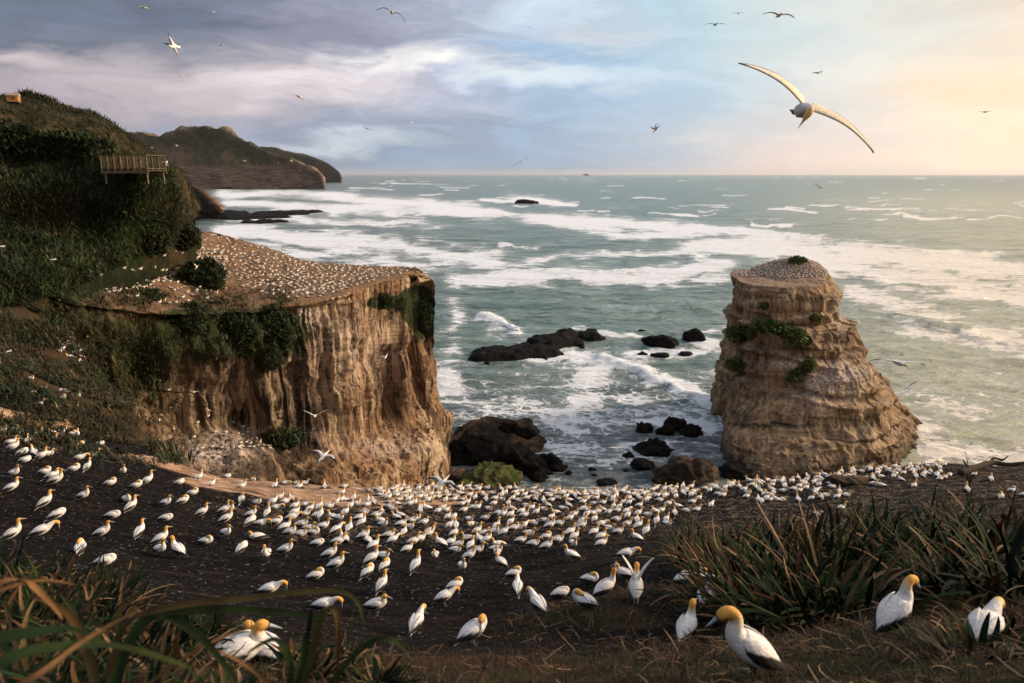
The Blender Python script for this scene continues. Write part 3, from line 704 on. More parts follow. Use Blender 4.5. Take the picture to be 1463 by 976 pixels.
z = z + fade * (train(.22, 1, 46, .8, 90) + train(-.1, 1, 25, .34, 92) + train(.5, .9, 15, .2, 94)) + sm(500, 260, Y) * (fbm(np.stack([X / 7, Y / 4, X * 0], -1), 3, 95) * .5)
S[..., 2] = z
glow_silt_mask = sm(980, 1400, px) * sm(250, 292, py)  # warm sun glow painted on the right-hand sea, with its silt colour
m, t, b, pos = material('sea_water', 0.22, 0.5)
fo = t.attr('foam'); td = t.attr('tint')
warp = t.scl(t.vmath('SUBTRACT', t.noise(pos, .05, 4, .6, out='Color'), (.5, .5, .5)), (16, 16, 0)); wp = t.vmath('ADD', pos, warp)
lace1 = t.noise(t.scl(wp, (.030, .075, 1)), 1, 12, .68, 1.2)
lace2 = t.noise(t.scl(wp, (.30, .48, 1)), 1, 8, .66, 1.6)
vd = t.new('ShaderNodeTexVoronoi', feature='DISTANCE_TO_EDGE'); t.put(vd.inputs['Vector'], t.scl(t.vmath('ADD', wp, t.scl(t.vmath('SUBTRACT', t.noise(pos, .35, 5, .6, out='Color'), (.5, .5, .5)), (5, 5, 0))), (.22, .32, 1))); vd.inputs['Scale'].default_value = 1.0
cell = t.rng(vd.outputs['Distance'], 0.16, 0.0)
lace3 = t.noise(t.scl(wp, (.085, .15, 1)), 1, 10, .74, .8)
la = t.math('ADD', t.math('MULTIPLY', lace1, .45), t.math('ADD', t.math('MULTIPLY', lace2, .25), t.math('MULTIPLY', lace3, .30)))
la = t.math('ADD', la, t.math('MULTIPLY', cell, t.attr('nearw')))
fm = t.math('ADD', fo, t.math('MULTIPLY', t.math('SUBTRACT', la, .5), 4.2))
veil = t.noise(t.scl(wp, (.05, .30, 1)), 1, 11, .72, .6)
fm = t.math('ADD', fm, t.math('MULTIPLY', t.math('SUBTRACT', veil, .5), 1.6))
fmask = t.rng(fm, .50, .86)
fsoft = t.rng(fm, -.1, .60, 0, .55)
swl = t.noise(t.scl(wp, (.012, .05, 1)), 1, 9, .65)
wc = t.mix(t.rng(swl, .35, .65), (0.072, 0.138, 0.128), (0.185, 0.268, 0.232))
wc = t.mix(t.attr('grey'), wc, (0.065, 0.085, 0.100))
wc = t.mix(td, wc, t.mix(t.rng(swl, .35, .65), (0.38, 0.38, 0.26), (0.54, 0.53, 0.38)))  # painted glow and silt tone over the water
wc = t.mix(fsoft, wc, (0.36, 0.42, 0.42))
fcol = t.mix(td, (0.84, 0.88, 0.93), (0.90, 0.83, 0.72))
tr = t.noise(t.scl(wp, (.045, .16, 1)), 1, 10, .7, .5)  # dark wave troughs: relief shading painted into the water colour
wc = t.mix(t.rng(tr, .50, .64, 0, .7), wc, t.mix(td, (.016, .045, .050), (.24, .24, .15)))
t.put(b.inputs['Base Color'], t.mix(fmask, wc, fcol))
t.put(b.inputs['Roughness'], t.rng(fmask, 0, 1, 0.30, 0.9, smooth=False))
b.inputs['IOR'].default_value = 1.33
chop = t.noise(t.scl(pos, (.10, .26, 1)), 1, 9, .66, .4)
chop2 = t.noise(t.scl(pos, (.6, 1.1, 1)), 1, 6, .6, .4)
bh = t.math('ADD', t.math('MULTIPLY', chop, 4.0), t.math('ADD', t.math('MULTIPLY', chop2, .5), t.math('MULTIPLY', fmask, .35)))
t.put(b.inputs['Normal'], t.bump(bh, 0.8, 1.0))
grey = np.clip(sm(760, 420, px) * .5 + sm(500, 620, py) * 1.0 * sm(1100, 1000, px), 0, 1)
nearw = sm(440, 560, py) * .10
sea_me = make_mesh('sea', S, gridfaces(nr, ncx), m, {'foam': foam.ravel(), 'tint': np.clip(glow_silt_mask, 0, 1).ravel(), 'grey': grey.ravel(), 'nearw': nearw.ravel()})
structure(link('sea', sea_me))

# seabed sheet reaching everywhere so the land never ends in nothing
V, Fc = box((0, 20000, -9), (160000, 100000, 2)); sb = simple('seabed_sand', (.08, .08, .07)); structure(link('seabed', make_mesh('seabed', V, Fc, sb, smooth=False)))

# ------------------------------------------------------------------ rocks in the water
def black_rock():
    m, t, b, pos = material('wet_black_rock', 0.7, 0.06)
    f = t.noise(pos, 1.1, 8, .7); g = t.noise(pos, .25, 4, .6)
    c = t.mix(t.rng(f, .35, .7), (.003, .003, .003), (.012, .010, .009)); c = t.mix(t.rng(g, .5, .7, 0, .7), c, (.022, .015, .010))
    t.put(b.inputs['Base Color'], c); t.put(b.inputs['Normal'], t.bump(f, 1.0, .5)); return m
M_BLACK = black_rock()
def moss_rock():
    m, t, b, pos = material('mossy_rock', 0.85, 0.2)
    f = t.noise(pos, .8, 8, .7); nrm = t.new('ShaderNodeNewGeometry').outputs['Normal']; sp = t.new('ShaderNodeSeparateXYZ'); t.put(sp.inputs[0], nrm)
    c = t.mix(t.rng(f, .35, .7), (.045, .030, .018), (.11, .072, .040))
    g = t.mix(t.rng(f, .4, .65), (.030, .045, .010), (.10, .105, .025))
    c = t.mix(t.rng(t.math('ADD', sp.outputs[2], t.math('MULTIPLY', t.math('SUBTRACT', f, .5), 2)), .35, .7), c, g)
    t.put(b.inputs['Base Color'], c); t.put(b.inputs['Normal'], t.bump(f, 1.0, .5)); return m
M_MOSS = moss_rock()
def brown_rock():
    m, t, b, pos = material('brown_boulder', 0.85, 0.2)
    f = t.noise(pos, .7, 8, .7); g = t.noise(pos, .18, 4, .6)
    c = t.mix(t.rng(f, .35, .7), (.012, .010, .008), (.05, .034, .020)); c = t.mix(t.rng(g, .5, .65), c, (.15, .09, .05))
    t.put(b.inputs['Base Color'], c); t.put(b.inputs['Normal'], t.bump(f, 1.0, .6)); return m
M_BROWN = brown_rock()

def rock_mesh(seed, sx, sy, sz, mat, res=48, flat=.35, rough=1.0):
    """angular boulder: a rounded block cut by random planes and roughened"""
    n, m_ = res, res * 2
    ph = np.linspace(0.001, math.pi - .001, n); thv = np.linspace(0, 2 * math.pi, m_, endpoint=False)
    D = np.stack([np.sin(ph)[:, None] * np.cos(thv)[None], np.sin(ph)[:, None] * np.sin(thv)[None], np.tile(np.cos(ph)[:, None], (1, m_))], -1)
    r = np.full(D.shape[:2], 1.15); rg = np.random.default_rng(seed)
    for k in range(16):
        a = rg.normal(size=3); a /= np.linalg.norm(a); d = rg.uniform(.62, 1.0)
        dt = D @ a; r = np.where(dt > .05, np.minimum(r, d / np.maximum(dt, .05)), r)
    r = np.minimum(r, 1.15)
    V = D * r[..., None] * np.array([sx, sy, sz])
    V = V * (1 + .16 * rough * fbm(V / (max(sx, sy) * .55) + seed, 4, seed))[..., None]
    V = V + D * ((ridged(V / (max(sx, sz) * .5) + seed, 3, seed + 8)) * .22 * min(sx, sz) * rough)[..., None]
    V = V + D * (fbm(V / 1.1 + seed, 3, seed + 3) * .13 * min(1, sz) * rough)[..., None]
    return make_mesh('boulder', V, gridfaces(n, m_, True), mat, smooth=True)

rocks = [  # px, py of the waterline centre, width px, height px, material, label
    (754, 291, 34, 8, M_BLACK, 'lone black rock islet far out among the breakers', 'rock'),
    (945, 496, 46, 20, M_BLACK, 'black rock left of the square block, just left of the sea stack', 'rock'),
    (996, 489, 36, 20, M_BLACK, 'square-cut black block beside the upper left flank of the sea stack', 'rock'),
    (917, 475, 12, 7, M_BLACK, 'small black rock alone above the pair of rocks left of the stack', 'rock'),
    (918, 507, 16, 6, M_BLACK, 'low rock in white foam, leftmost under the pair beside the stack', 'rock'),
    (946, 510, 30, 7, M_BLACK, 'flat rock awash in foam under the pair beside the stack', 'rock'),
    (978, 508, 22, 7, M_BLACK, 'flat rock awash in foam, nearest to the stack wall', 'rock'),
    (921, 618, 30, 20, M_BLACK, 'rounded black boulder, leftmost of the row at the stack foot', 'boulder'),
    (950, 621, 26, 16, M_BLACK, 'black boulder second from left in the row at the stack foot', 'boulder'),
    (968, 615, 30, 24, M_BLACK, 'large black boulder in the middle of the row at the stack foot', 'boulder'),
    (992, 622, 34, 22, M_BLACK, 'black boulder touching the left wall of the stack foot', 'boulder'),
    (935, 648, 56, 22, M_BLACK, 'broad black boulder in front of the row at the stack foot', 'boulder'),
    (898, 656, 20, 11, M_BLACK, 'small black boulder alone in the cove water, left of the broad one', 'boulder'),
    (918, 670, 38, 15, M_BLACK, 'low black boulder just above the slope rim in the cove', 'boulder'),
    (972, 690, 92, 46, M_BROWN, 'dark brown boulder at the base of the stack, on its left', 'boulder'),
    (974, 690, 34, 16, M_MOSS, 'small green mossy boulder at the base of the stack', 'boulder'),
    (1055, 684, 60, 18, M_BLACK, 'black boulder under the front wall of the stack', 'boulder'),
    (782, 668, 34, 24, M_BLACK, 'black boulder right of the great dark boulder pile', 'boulder'),
    (800, 672, 26, 12, M_BLACK, 'low black boulder right of the great dark boulder pile', 'boulder'),
    (812, 678, 12, 8, M_BLACK, 'small black stone in the cove, right of the boulder pile', 'boulder'),
    (846, 674, 13, 8, M_BLACK, 'small black stone in the middle of the cove shallows', 'boulder'),
    (849, 681, 7, 5, M_BLACK, 'tiny black stone just below the one in the cove shallows', 'boulder'),
    (865, 693, 32, 7, M_BLACK, 'flat black rock right at the slope rim under the cove', 'boulder'),
    (895, 674, 10, 5, M_BLACK, 'small dark stone between the cove shallows and the stack boulders', 'boulder'),
    (766, 603, 22, 4, M_BLACK, 'thin sliver of black rock awash above the boulder pile', 'boulder'),
    (772, 630, 12, 8, M_BLACK, 'small black stone at the upper right edge of the boulder pile', 'boulder'),
    (770, 688, 34, 16, M_BLACK, 'black boulder at the lower right of the boulder pile, by the rim', 'boulder'),
    (705, 645, 150, 60, M_BROWN, 'huge dark brown boulder heading the pile below the cliff', 'boulder'),
    (740, 676, 90, 46, M_BLACK, 'big black boulder on the right of the pile below the cliff', 'boulder'),
    (667, 660, 70, 42, M_BLACK, 'black boulder on the left of the pile below the cliff', 'boulder'),
    (697, 697, 80, 36, M_MOSS, 'green moss-covered boulder in front of the pile', 'boulder'),
    (652, 690, 50, 24, M_BROWN, 'brown boulder left of the mossy one', 'boulder'),
    (740, 640, 60, 50, M_BLACK, 'pointed black boulder at the upper right of the pile', 'boulder'),
    (632, 652, 60, 26, M_BROWN, 'brown boulder resting against the cliff foot left of the pile', 'boulder'),
]
for i, (x, y, w, h, mt, lab, cat) in enumerate(rocks):
    c = PZ(x, y, 0.0); k = np.linalg.norm(c - [0, 0, CAMZ]) / 1000.0
    sx = w * k / 2; sz = h * k * .62; sy = max(sx * .75, .6)
    far = c[1] > 1000
    me = rock_mesh(i * 7 + 3, sx * (1.02), min(sy, 60), sz * (1.0 if not far else 1.1), mt, 56 if w > 50 else 34)
    o = link('rock' if cat == 'rock' else 'boulder', me, loc=(c[0], c[1] + (sy * .5 if not far else 0), sz * .12 if not far else 0), rot=(0, 0, (i * 1.7) % .8 - .4))
    tag(o, lab, cat)

def reef(name, lumps, label, mat=M_BLACK, res=.55, cut=.25):
    """low reef: one height field over overlapping humps given as px,py,rx,ry,height"""
    W_ = []
    for px_, py_, rx, ry, h in lumps:
        c = PZ(px_, py_, 0); k = np.linalg.norm(c - [0, 0, CAMZ]) / 1000.0; dd = abs(PZ(px_, py_ - ry, 0)[1] - PZ(px_, py_ + ry, 0)[1]) / 2
        W_.append((c[0], c[1], rx * k, dd, h))
    W_ = np.array(W_); x0 = (W_[:, 0] - W_[:, 2] * 1.5).min(); x1 = (W_[:, 0] + W_[:, 2] * 1.5).max(); y0 = (W_[:, 1] - W_[:, 3] * 1.5).min(); y1 = (W_[:, 1] + W_[:, 3] * 1.5).max()
    nx_ = int(min(420, max(30, (x1 - x0) / res))); ny_ = int(min(300, max(24, (y1 - y0) / res)))
    X, Y = np.meshgrid(np.linspace(x0, x1, nx_), np.linspace(y0, y1, ny_))
    q = np.stack([X, Y, X * 0], -1); u = (x1 - x0) / 40
    xw = X + fbm(q / (6 * u), 3, 5) * 2.2 * u; yw = Y + fbm(q / (6 * u), 3, 6) * 2.6 * u
    z = np.full(X.shape, -2.0)
    for cx, cy, rx, ry, h in W_:
        d = ((xw - cx) / rx) ** 2 + ((yw - cy) / ry) ** 2
        z = np.maximum(z, h * np.clip(1 - d ** 2, -1, 1) ** 1.0)
    z = np.where(z > 0, z ** .6 * (W_[:, 4].max() ** .4), z)
    z = z + (ridged(q / (3.2 * u), 4, 17) * .8 + fbm(q / (1.0 * u), 3, 19) * .35) * cut * W_[:, 4].max()
    z = np.clip(z, -2, None)
    me = make_mesh(name, np.stack([X, Y, z], -1), gridfaces(ny_, nx_), mat); o = link(name, me); tag(o, label, 'reef'); return o
reef('reef', [(715, 508, 52, 8, 1.5), (762, 504, 40, 7, 1.5), (785, 492, 34, 8, 2.2), (806, 485, 16, 6, 3.2), (838, 483, 28, 5, 1.7), (690, 511, 28, 5, 1.0), (820, 494, 12, 3, 1.0)],
     'long low black reef lying in the surf right of the cliff')
reef('rock_shelf', [(350, 311, 60, 3.0, 4), (400, 306, 40, 1.6, 3.2), (320, 306, 30, 2.0, 4), (375, 318, 30, 1.4, 2.5), (430, 304, 20, 1.0, 2.5)],
     'flat dark rock shelf under the cliff point, awash in surf', res=2.5, cut=.6)

# ------------------------------------------------------------------ sea haze
m = bpy.data.materials.new('haze'); m.use_nodes = True; t = NT(m.node_tree); t.n.clear()
pv = t.new('ShaderNodeVolumePrincipled'); pv.inputs['Color'].default_value = (.95, .93, .93, 1); pv.inputs['Density'].default_value = HAZE
pv.inputs['Anisotropy'].default_value = 0.35
mo = t.new('ShaderNodeOutputMaterial'); t.l.new(pv.outputs[0], mo.inputs['Volume'])
V, Fc = box((0, 25000, 145), (170000, 112000, 312)); hz = link('haze', make_mesh('haze', V, Fc, m, smooth=False)); hz['kind'] = 'stuff'
# ------------------------------------------------------------------ gannets
def plumage(name, rough=.75):
    m, t, b, pos = material(name, rough, .25)
    oc = t.new('ShaderNodeTexCoord').outputs['Object']
    f = t.noise(t.scl(oc, (14, 30, 30)), 1, 4, .6); g = t.noise(t.scl(oc, (5, 5, 5)), 1, 5, .6)
    vo = t.new('ShaderNodeTexVoronoi'); t.put(vo.inputs['Vector'], t.scl(oc, (22, 40, 40))); vo.inputs['Scale'].default_value = 1.0; vd_ = vo.outputs['Distance']
    c = t.vmath('SCALE', t.attr('Col', 'Color'), None); t.put(c.node.inputs['Scale'], t.math('MULTIPLY', t.rng(f, .3, .7, .84, 1.06), t.math('MULTIPLY', t.rng(g, .3, .7, .86, 1.05), t.rng(vd_, .2, .8, 1.03, .88))))
    oi = t.new('ShaderNodeObjectInfo').outputs['Random']
    c = t.mix(t.rng(oi, 0, 1, 0, .22), c, (.62, .50, .38), 'MULTIPLY')
    t.put(b.inputs['Base Color'], c); t.put(b.inputs['Normal'], t.bump(t.math('SUBTRACT', f, vd_), .5, .008))
    b.inputs['Subsurface Weight'].default_value = 0.0
    return m
M_PL = plumage('feathers'); M_BILL = simple('bill_horn', (.30, .36, .40), .45, .4, .2, 30); M_EYE = simple('eye_ring', (.05, .09, .14), .2, .6, .1, 30)
M_LEG = simple('dark_leg', (.035, .035, .035), .6, .3, .2, 30)
WH = np.array([.90, .87, .84]); YE = np.array([.83, .43, .10]); BK = np.array([.018, .016, .016]); CR = np.array([.84, .70, .40]); GY = np.array([.30, .36, .40])

BODY_X = np.array([-.28, -.22, -.145, -.07, .02, .11, .18])
BODY_Z = np.array([.185, .205, .232, .258, .285, .315, .345])
BODY_W = np.array([.032, .070, .112, .138, .146, .132, .100])
BODY_H = np.array([.028, .062, .098, .122, .130, .122, .100])
NECKS = {
    'stand': ([(.222, .40), (.236, .455), (.240, .51), (.246, .560), (.272, .592), (.310, .592), (.340, .583)], 0.0),
    'tall':  ([(.222, .41), (.232, .475), (.235, .545), (.240, .605), (.264, .640), (.302, .642), (.332, .634)], 0.0),
    'rest':  ([(.215, .385), (.205, .430), (.196, .468), (.206, .500), (.235, .520), (.272, .516), (.302, .506)], 0.0),
    'bow':   ([(.240, .400), (.300, .445), (.355, .468), (.405, .462), (.440, .430), (.452, .392), (.456, .362)], 0.0),
    'arch':  ([(.222, .405), (.236, .470), (.262, .525), (.312, .555), (.362, .535), (.392, .492), (.408, .462)], 0.0),
    'preen': ([(.215, .395), (.205, .448), (.175, .478), (.130, .476), (.082, .452), (.040, .428), (.010, .415)], 0.055),
    'tuck':  ([(.205, .375), (.190, .410), (.155, .420), (.110, .412), (.070, .398), (.040, .388), (.015, .380)], 0.03),
    'side':  ([(.215, .395), (.215, .450), (.200, .490), (.175, .510), (.140, .500), (.120, .470), (.112, .440)], -.10),
    'up':    ([(.225, .40), (.240, .460), (.250, .52), (.262, .58), (.275, .632), (.285, .668), (.292, .695)], 0.0),
}
NR = np.array([[.078, .080], [.060, .062], [.052, .054], [.050, .053], [.053, .055], [.043, .042], [.024, .024]])

def pitch_pts(V, ang, piv=(0, .26)):
    c, s = math.cos(ang), math.sin(ang); V = np.array(V, float); x = V[..., 0] - piv[0]; z = V[..., 2] - piv[1]
    V[..., 0] = x * c - z * s + piv[0]; V[..., 2] = x * s + z * c + piv[1]; return V

def body_parts(pose, lod):
    n, mm = {0: (22, 46), 1: (12, 24), 2: (6, 11)}[lod]
    nk, yoff = NECKS[pose]
    nk = np.array(nk); yy = np.linspace(0, 1, len(nk)) ** 1.5 * yoff
    path = np.concatenate([np.stack([BODY_X, BODY_X * 0, BODY_Z], -1), np.stack([nk[:, 0], yy, nk[:, 1]], -1)])
    rad = np.concatenate([np.stack([BODY_W, BODY_H], -1), NR])
    V, fs = sweep(path, rad, n, mm)
    # colour along the sweep
    k = np.arange(len(V) - 2) // n; tpar = np.concatenate([k / (mm - 1), [0, 1]]) * 13
    a = sm(7.4, 9.4, tpar)[:, None]
    if pose == 'tuck': a = a * 0.25
    C = WH * (1 - a) + (CR * (1 - sm(8.3, 9.9, tpar)[:, None]) + YE * sm(8.3, 9.9, tpar)[:, None]) * a
    if pose == 'tuck': C = WH * (1 - a) + CR * a
    else:
        fm_ = sm(12.1, 12.7, tpar)[:, None]; C = C * (1 - fm_) + BK * 2 * fm_
    body = (V, fs, C)
    # bill
    pe = crom(path, 60)[-1]; pd = crom(path, 60)[-1] - crom(path, 60)[-6]; pd /= np.linalg.norm(pd)
    L = .135; dn = np.array([0, 0, -.010])
    bp = [pe - pd * .022, pe + pd * .012, pe + pd * L * .5 + dn * .3, pe + pd * L + dn]
    V, fs = sweep(bp, np.array([[.022, .024], [.018, .021], [.010, .014], [.002, .004]]), max(5, n // 2), 6 if lod < 2 else 3, side=(0, 1, 0))
    bill = (V, fs, GY)
    sd = np.cross(pd, [0, 0, 1.0]); sd = sd / max(1e-6, np.linalg.norm(sd))
    if abs(pd[2]) > .9: sd = np.array([0, 1., 0])
    eyes = []
    for s in (-1, 1):
        c = pe - pd * .034 + sd * s * .038 + np.array([0, 0, .008 if abs(pd[2]) < .8 else 0])
        e = np.linspace(0, math.pi, 5); V = [[0, 0, 0.009], ]; fs = []
        ring = 8; V = []
        for q in e: 
            for a2 in np.linspace(0, 2 * math.pi, ring, endpoint=False): V.append(c + .0085 * np.array([math.sin(q) * math.cos(a2), math.sin(q) * math.sin(a2), math.cos(q)]))
        eyes.append((np.array(V), gridfaces(5, ring, True).tolist(), np.array([.03, .06, .1])))
    if pose == 'tuck': bill = None; eyes = []
    return body, bill, eyes

def folded_wing(s, lod):
    nu, nv = {0: (20, 12), 1: (10, 7), 2: (5, 3)}[lod]
    u = np.linspace(0, 1, nu); x = .175 - u * .60
    G = np.zeros((nv, nu, 3)); C = np.zeros((nv, nu, 3))
    zc = np.interp(x, np.concatenate([[-.44], BODY_X]), np.concatenate([[.120], BODY_Z])); w = np.interp(x, np.concatenate([[-.44, -.35], BODY_X]), np.concatenate([[.012, .022], BODY_W])) + .013
    h = np.interp(x, np.concatenate([[-.44, -.35], BODY_X]), np.concatenate([[.010, .020], BODY_H])) + .013
    for i, v in enumerate(np.linspace(0, 1, nv)):
        hi = np.interp(u, [0, .15, .6, 1], [62, 30, 12, 20]); lo = np.interp(u, [0, .1, .3, .55, .8, 1], [66, 98, 108, 100, 80, 30])
        ph = np.radians(hi + (lo - hi) * v)
        G[i, :, 0] = x; G[i, :, 1] = s * w * np.sin(ph); G[i, :, 2] = zc + h * np.cos(ph) + .004
        edge = np.interp(u, [0, .12, .3, .62, .8], [1.1, .74, .52, .34, -.3])
        blk = np.clip((v - edge) * 16 + .5, 0, 1); C[i] = WH * (1 - blk[:, None]) + BK * blk[:, None]
    if s < 0: G = G[:, ::-1]; C = C[:, ::-1]
    V, fs, C = shell(G, .010, C); return V, fs, C

def tail_part(lod):
    nu, nv = (6, 7) if lod < 2 else (3, 3)
    u = np.linspace(0, 1, nu); v = np.linspace(-1, 1, nv)
    G = np.zeros((nv, nu, 3)); G[..., 0] = -.22 - .20 * u[None] * (1 - .25 * np.abs(v[:, None])); G[..., 1] = v[:, None] * (.055 - .022 * u[None]); G[..., 2] = .200 - .075 * u[None] - .008 * v[:, None] ** 2
    C = np.where(np.abs(v)[:, None, None] > .72, WH, BK) * np.ones((nv, nu, 1))
    return shell(G, .008, C)

def leg_parts(s):
    a = sweep([(-.02, s * .05, .20), (-.015, s * .055, .11), (-.02, s * .055, .02)], np.array([.022, .011, .010]), 7)
    G = np.array([[(-.035, s * .055 - .008, .014), (.07, s * .055 - .05, .006)], [(-.035, s * .055, .014), (.085, s * .055, .006)], [(-.035, s * .055 + .008, .014), (.07, s * .055 + .05, .006)]])
    f = shell(G, .010, np.tile(BK, (3, 2, 1)))
    return (a[0], a[1], BK), f

def open_wing(s, lod, span=.88, rise=.10, arch=.10, droop=.10, sweepb=.10, raise_=None):
    """outstretched wing, root at the shoulder"""
    nu, nv = {0: (30, 9), 1: (16, 6), 2: (7, 3)}[lod]
    u = np.linspace(0, 1, nu)
    xl = .10 + .075 * np.sin(np.clip(u / .42, 0, 1) * math.pi / 2) - (sweepb + .12) * np.clip((u - .40) / .6, 0, 1) ** 1.3
    ch = np.interp(u, [0, .2, .42, .7, .9, 1], [.20, .19, .17, .12, .065, .012])
    y = s * (.06 + span * u); z = .02 + rise * u + arch * np.sin(u * math.pi * .95) - droop * u ** 2
    G = np.zeros((nv, nu, 3)); C = np.zeros((nv, nu, 3))
    for i, v in enumerate(np.linspace(0, 1, nv)):
        G[i, :, 0] = xl - ch * v; G[i, :, 1] = y; G[i, :, 2] = z + .018 * np.sin(math.pi * min(v * 1.3, 1)) * (1 - u) - .012 * v + (.62 * ch * v if sweepb < 0 else 0)
        b1 = np.clip((v - np.interp(u, [0, .12, .25, .6, .8], [1.2, .85, .66, .55, .2])) * 14 + .5, 0, 1); b2 = sm(.70, .76, u)
        blk = np.maximum(b1, b2)
        C[i] = WH * (1 - blk[:, None]) + BK * blk[:, None]
    if s < 0: G = G[:, ::-1]; C = C[:, ::-1]
    V, fs, Cc = shell(G, .014, C); k = nu * nv
    und = C.copy()
    for i, v in enumerate(np.linspace(0, 1, nv)):
        b = np.maximum(np.clip((v - np.interp(u, [0, .3, .8], [1.1, .97, .8])) * 14 + .5, 0, 1), sm(.86, .95, u)); un = WH * .94 * .4 + CR * .6
        und[i] = un * (1 - b[:, None]) + BK * b[:, None] * 2
    if s < 0: und = np.stack([und[i][::-1] for i in range(nv)]) if False else und[:, ::-1]
    top_first = gnormals(G)[..., 2].mean() > 0
    Cc = np.array(Cc)
    if sweepb < 0: Cc[:] = np.concatenate([und.reshape(-1, 3)] * 2)
    elif top_first: Cc[k:] = und.reshape(-1, 3)
    else: Cc[:k] = und.reshape(-1, 3)
    return V, fs, Cc

def part_mesh(name, p, mat=None):
    V, fs, C = p; C = np.asarray(C, float)
    if C.ndim == 1: C = np.tile(C, (len(V), 1))
    return make_mesh(name, V, fs, mat or M_PL, {'Col': C})

def bird_data(pose, lod, sit=False):
    """list of (part name, mesh tuple, material, sub-parts)"""
    body, bill, eyes = body_parts(pose, lod)
    P_ = [('body', body, M_PL, [])]
    if bill: P_.append(('bill', bill, M_BILL, []))
    for e in eyes:
        if lod < 2: P_.append(('eye', e, M_EYE, []))
    for s in (1, -1): P_.append(('wing', folded_wing(s, lod), M_PL, []))
    P_.append(('tail', tail_part(lod), M_PL, []))
    if not sit and lod < 2:
        for s in (1, -1):
            l, f = leg_parts(s); P_.append(('leg', l, M_LEG, [('foot', f, M_LEG)]))
    dz = -.13 if sit else 0
    pit = -.10 if pose in ('bow',) else (.03 if pose in ('tall', 'up', 'stand') and not sit else -.08)
    if pose == 'arch': pit = .30
    if sit: pit = -.16
    out = []
    for n, m, mt, sub in P_:
        if n == 'leg': out.append((n, m, mt, sub)); continue
        V = pitch_pts(m[0], pit); V[:, 2] += dz; out.append((n, (V, m[1], m[2]), mt, sub))
    return out

def raised_data(lod, bend=False):
    """standing bird with both wings lifted in a V"""
    base = [q for q in bird_data('bow' if bend else 'stand', lod) if q[0] != 'wing']
    for s in (1, -1):
        V, fs, C = open_wing(s, lod, .62, 0, .02, 0, .02)
        C = np.where(C < .1, WH * .92, C); a = s * R(62); y = V[:, 1].copy(); z = V[:, 2].copy()
        V[:, 1] = y * math.cos(a) - z * math.sin(a); V[:, 2] = y * math.sin(a) + z * math.cos(a) + .30; V[:, 0] = V[:, 0] * .7 + .04
        base.append(('wing', (V, fs, C), M_PL, []))
    return base

FLY = {'glide': (.88, .06, .07, .12, .10), 'flat': (.88, .02, .05, .04, .06), 'lift': (.86, .42, .06, .05, .12), 'down': (.86, .0, .12, .26, .10), 'swept': (.92, .05, .045, .06, -.04)}
def fly_data(kind, lod, head=0.0):
    n, mm = {0: (22, 40), 1: (12, 24), 2: (6, 12)}[lod]
    path = np.array([(-.36, 0, 0), (-.27, 0, .0), (-.16, 0, -.002), (-.03, 0, -.005), (.09, 0, -.004), (.18, 0, .002), (.25, 0, .008), (.32, 0, .012), (.385, 0, .012), (.425, 0, .006), (.452, 0, 0)], float)
    path[6:, 2] += np.array([.0, -.15, -.45, -.75, -1.0]) * head; path[7:, 0] -= np.array([0, .2, .4, .55]) * abs(head)
    rad = np.array([(.024, .018), (.05, .04), (.075, .066), (.092, .088), (.088, .086), (.066, .066), (.046, .047), (.040, .041), (.043, .044), (.034, .034), (.018, .018)])
    V, fs = sweep(path, rad, n, mm); k = np.arange(len(V) - 2) // n; tp = np.concatenate([k / (mm - 1), [0, 1]]) * 10
    a = sm(6.2, 8.0, tp)[:, None]; C = WH * (1 - a) + (CR * .4 + YE * .6) * a
    out = [('body', (V, fs, C), M_PL, [])]
    pe = path[-1]; pd = path[-1] - path[-2]; pd /= np.linalg.norm(pd)
    V, fs = sweep([pe - pd * .02, pe + pd * .012, pe + pd * .055, pe + pd * .11], np.array([[.018, .019], [.014, .016], [.008, .010], [.002, .003]]), max(5, n // 2), 6 if lod < 2 else 3)
    out.append(('bill', (V, fs, GY), M_BILL, []))
    for s in (1, -1): out.append(('wing', open_wing(s, lod, *FLY[kind]), M_PL, []))
    nu, nv = (7, 9) if lod < 2 else (3, 3)
    u = np.linspace(0, 1, nu); v = np.linspace(-1, 1, nv); G = np.zeros((nv, nu, 3))
    G[..., 0] = -.27 - .25 * u[None] * (1 - .35 * np.abs(v[:, None])); G[..., 1] = v[:, None] * (.05 + .03 * u[None] * (1 - u[None] * .6)); G[..., 2] = 0.0 - .01 * v[:, None] ** 2
    Ct = np.where(np.abs(v)[:, None, None] > .78, WH, BK) * np.ones((nv, nu, 1)); out.append(('tail', shell(G, .010, Ct), M_PL, []))
    if lod < 2:
        for s in (1, -1):
            V, fs = sweep([(-.10, s * .035, -.06), (-.20, s * .03, -.065), (-.29, s * .03, -.05)], np.array([[.012, .012], [.010, .010], [.022, .006]]), 6); out.append(('foot', (V, fs, BK), M_LEG, []))
    return out

def fuse(data, name='gannet'):
    allp = []
    for n, m, mt, sub in data:
        C = np.asarray(m[2], float)
        if mt is M_BILL: C = GY
        if mt is M_LEG: C = BK
        allp.append((m[0], m[1], C)); allp += [(s[1][0], s[1][1], BK) for s in sub]
    V, fs, C = merge(allp); return V, fs, C

_cache = {}
def meshes(key, fn):
    if key not in _cache:
        _cache[key] = [(n, part_mesh(n, m, mt), [(sn, part_mesh(sn, smm, smt)) for sn, smm, smt in sub]) for n, m, mt, sub in fn()]
    return _cache[key]
def single(key, fn):
    k = ('one',) + key
    if k not in _cache: _cache[k] = part_mesh('gannet', fuse(fn()))
    return _cache[k]

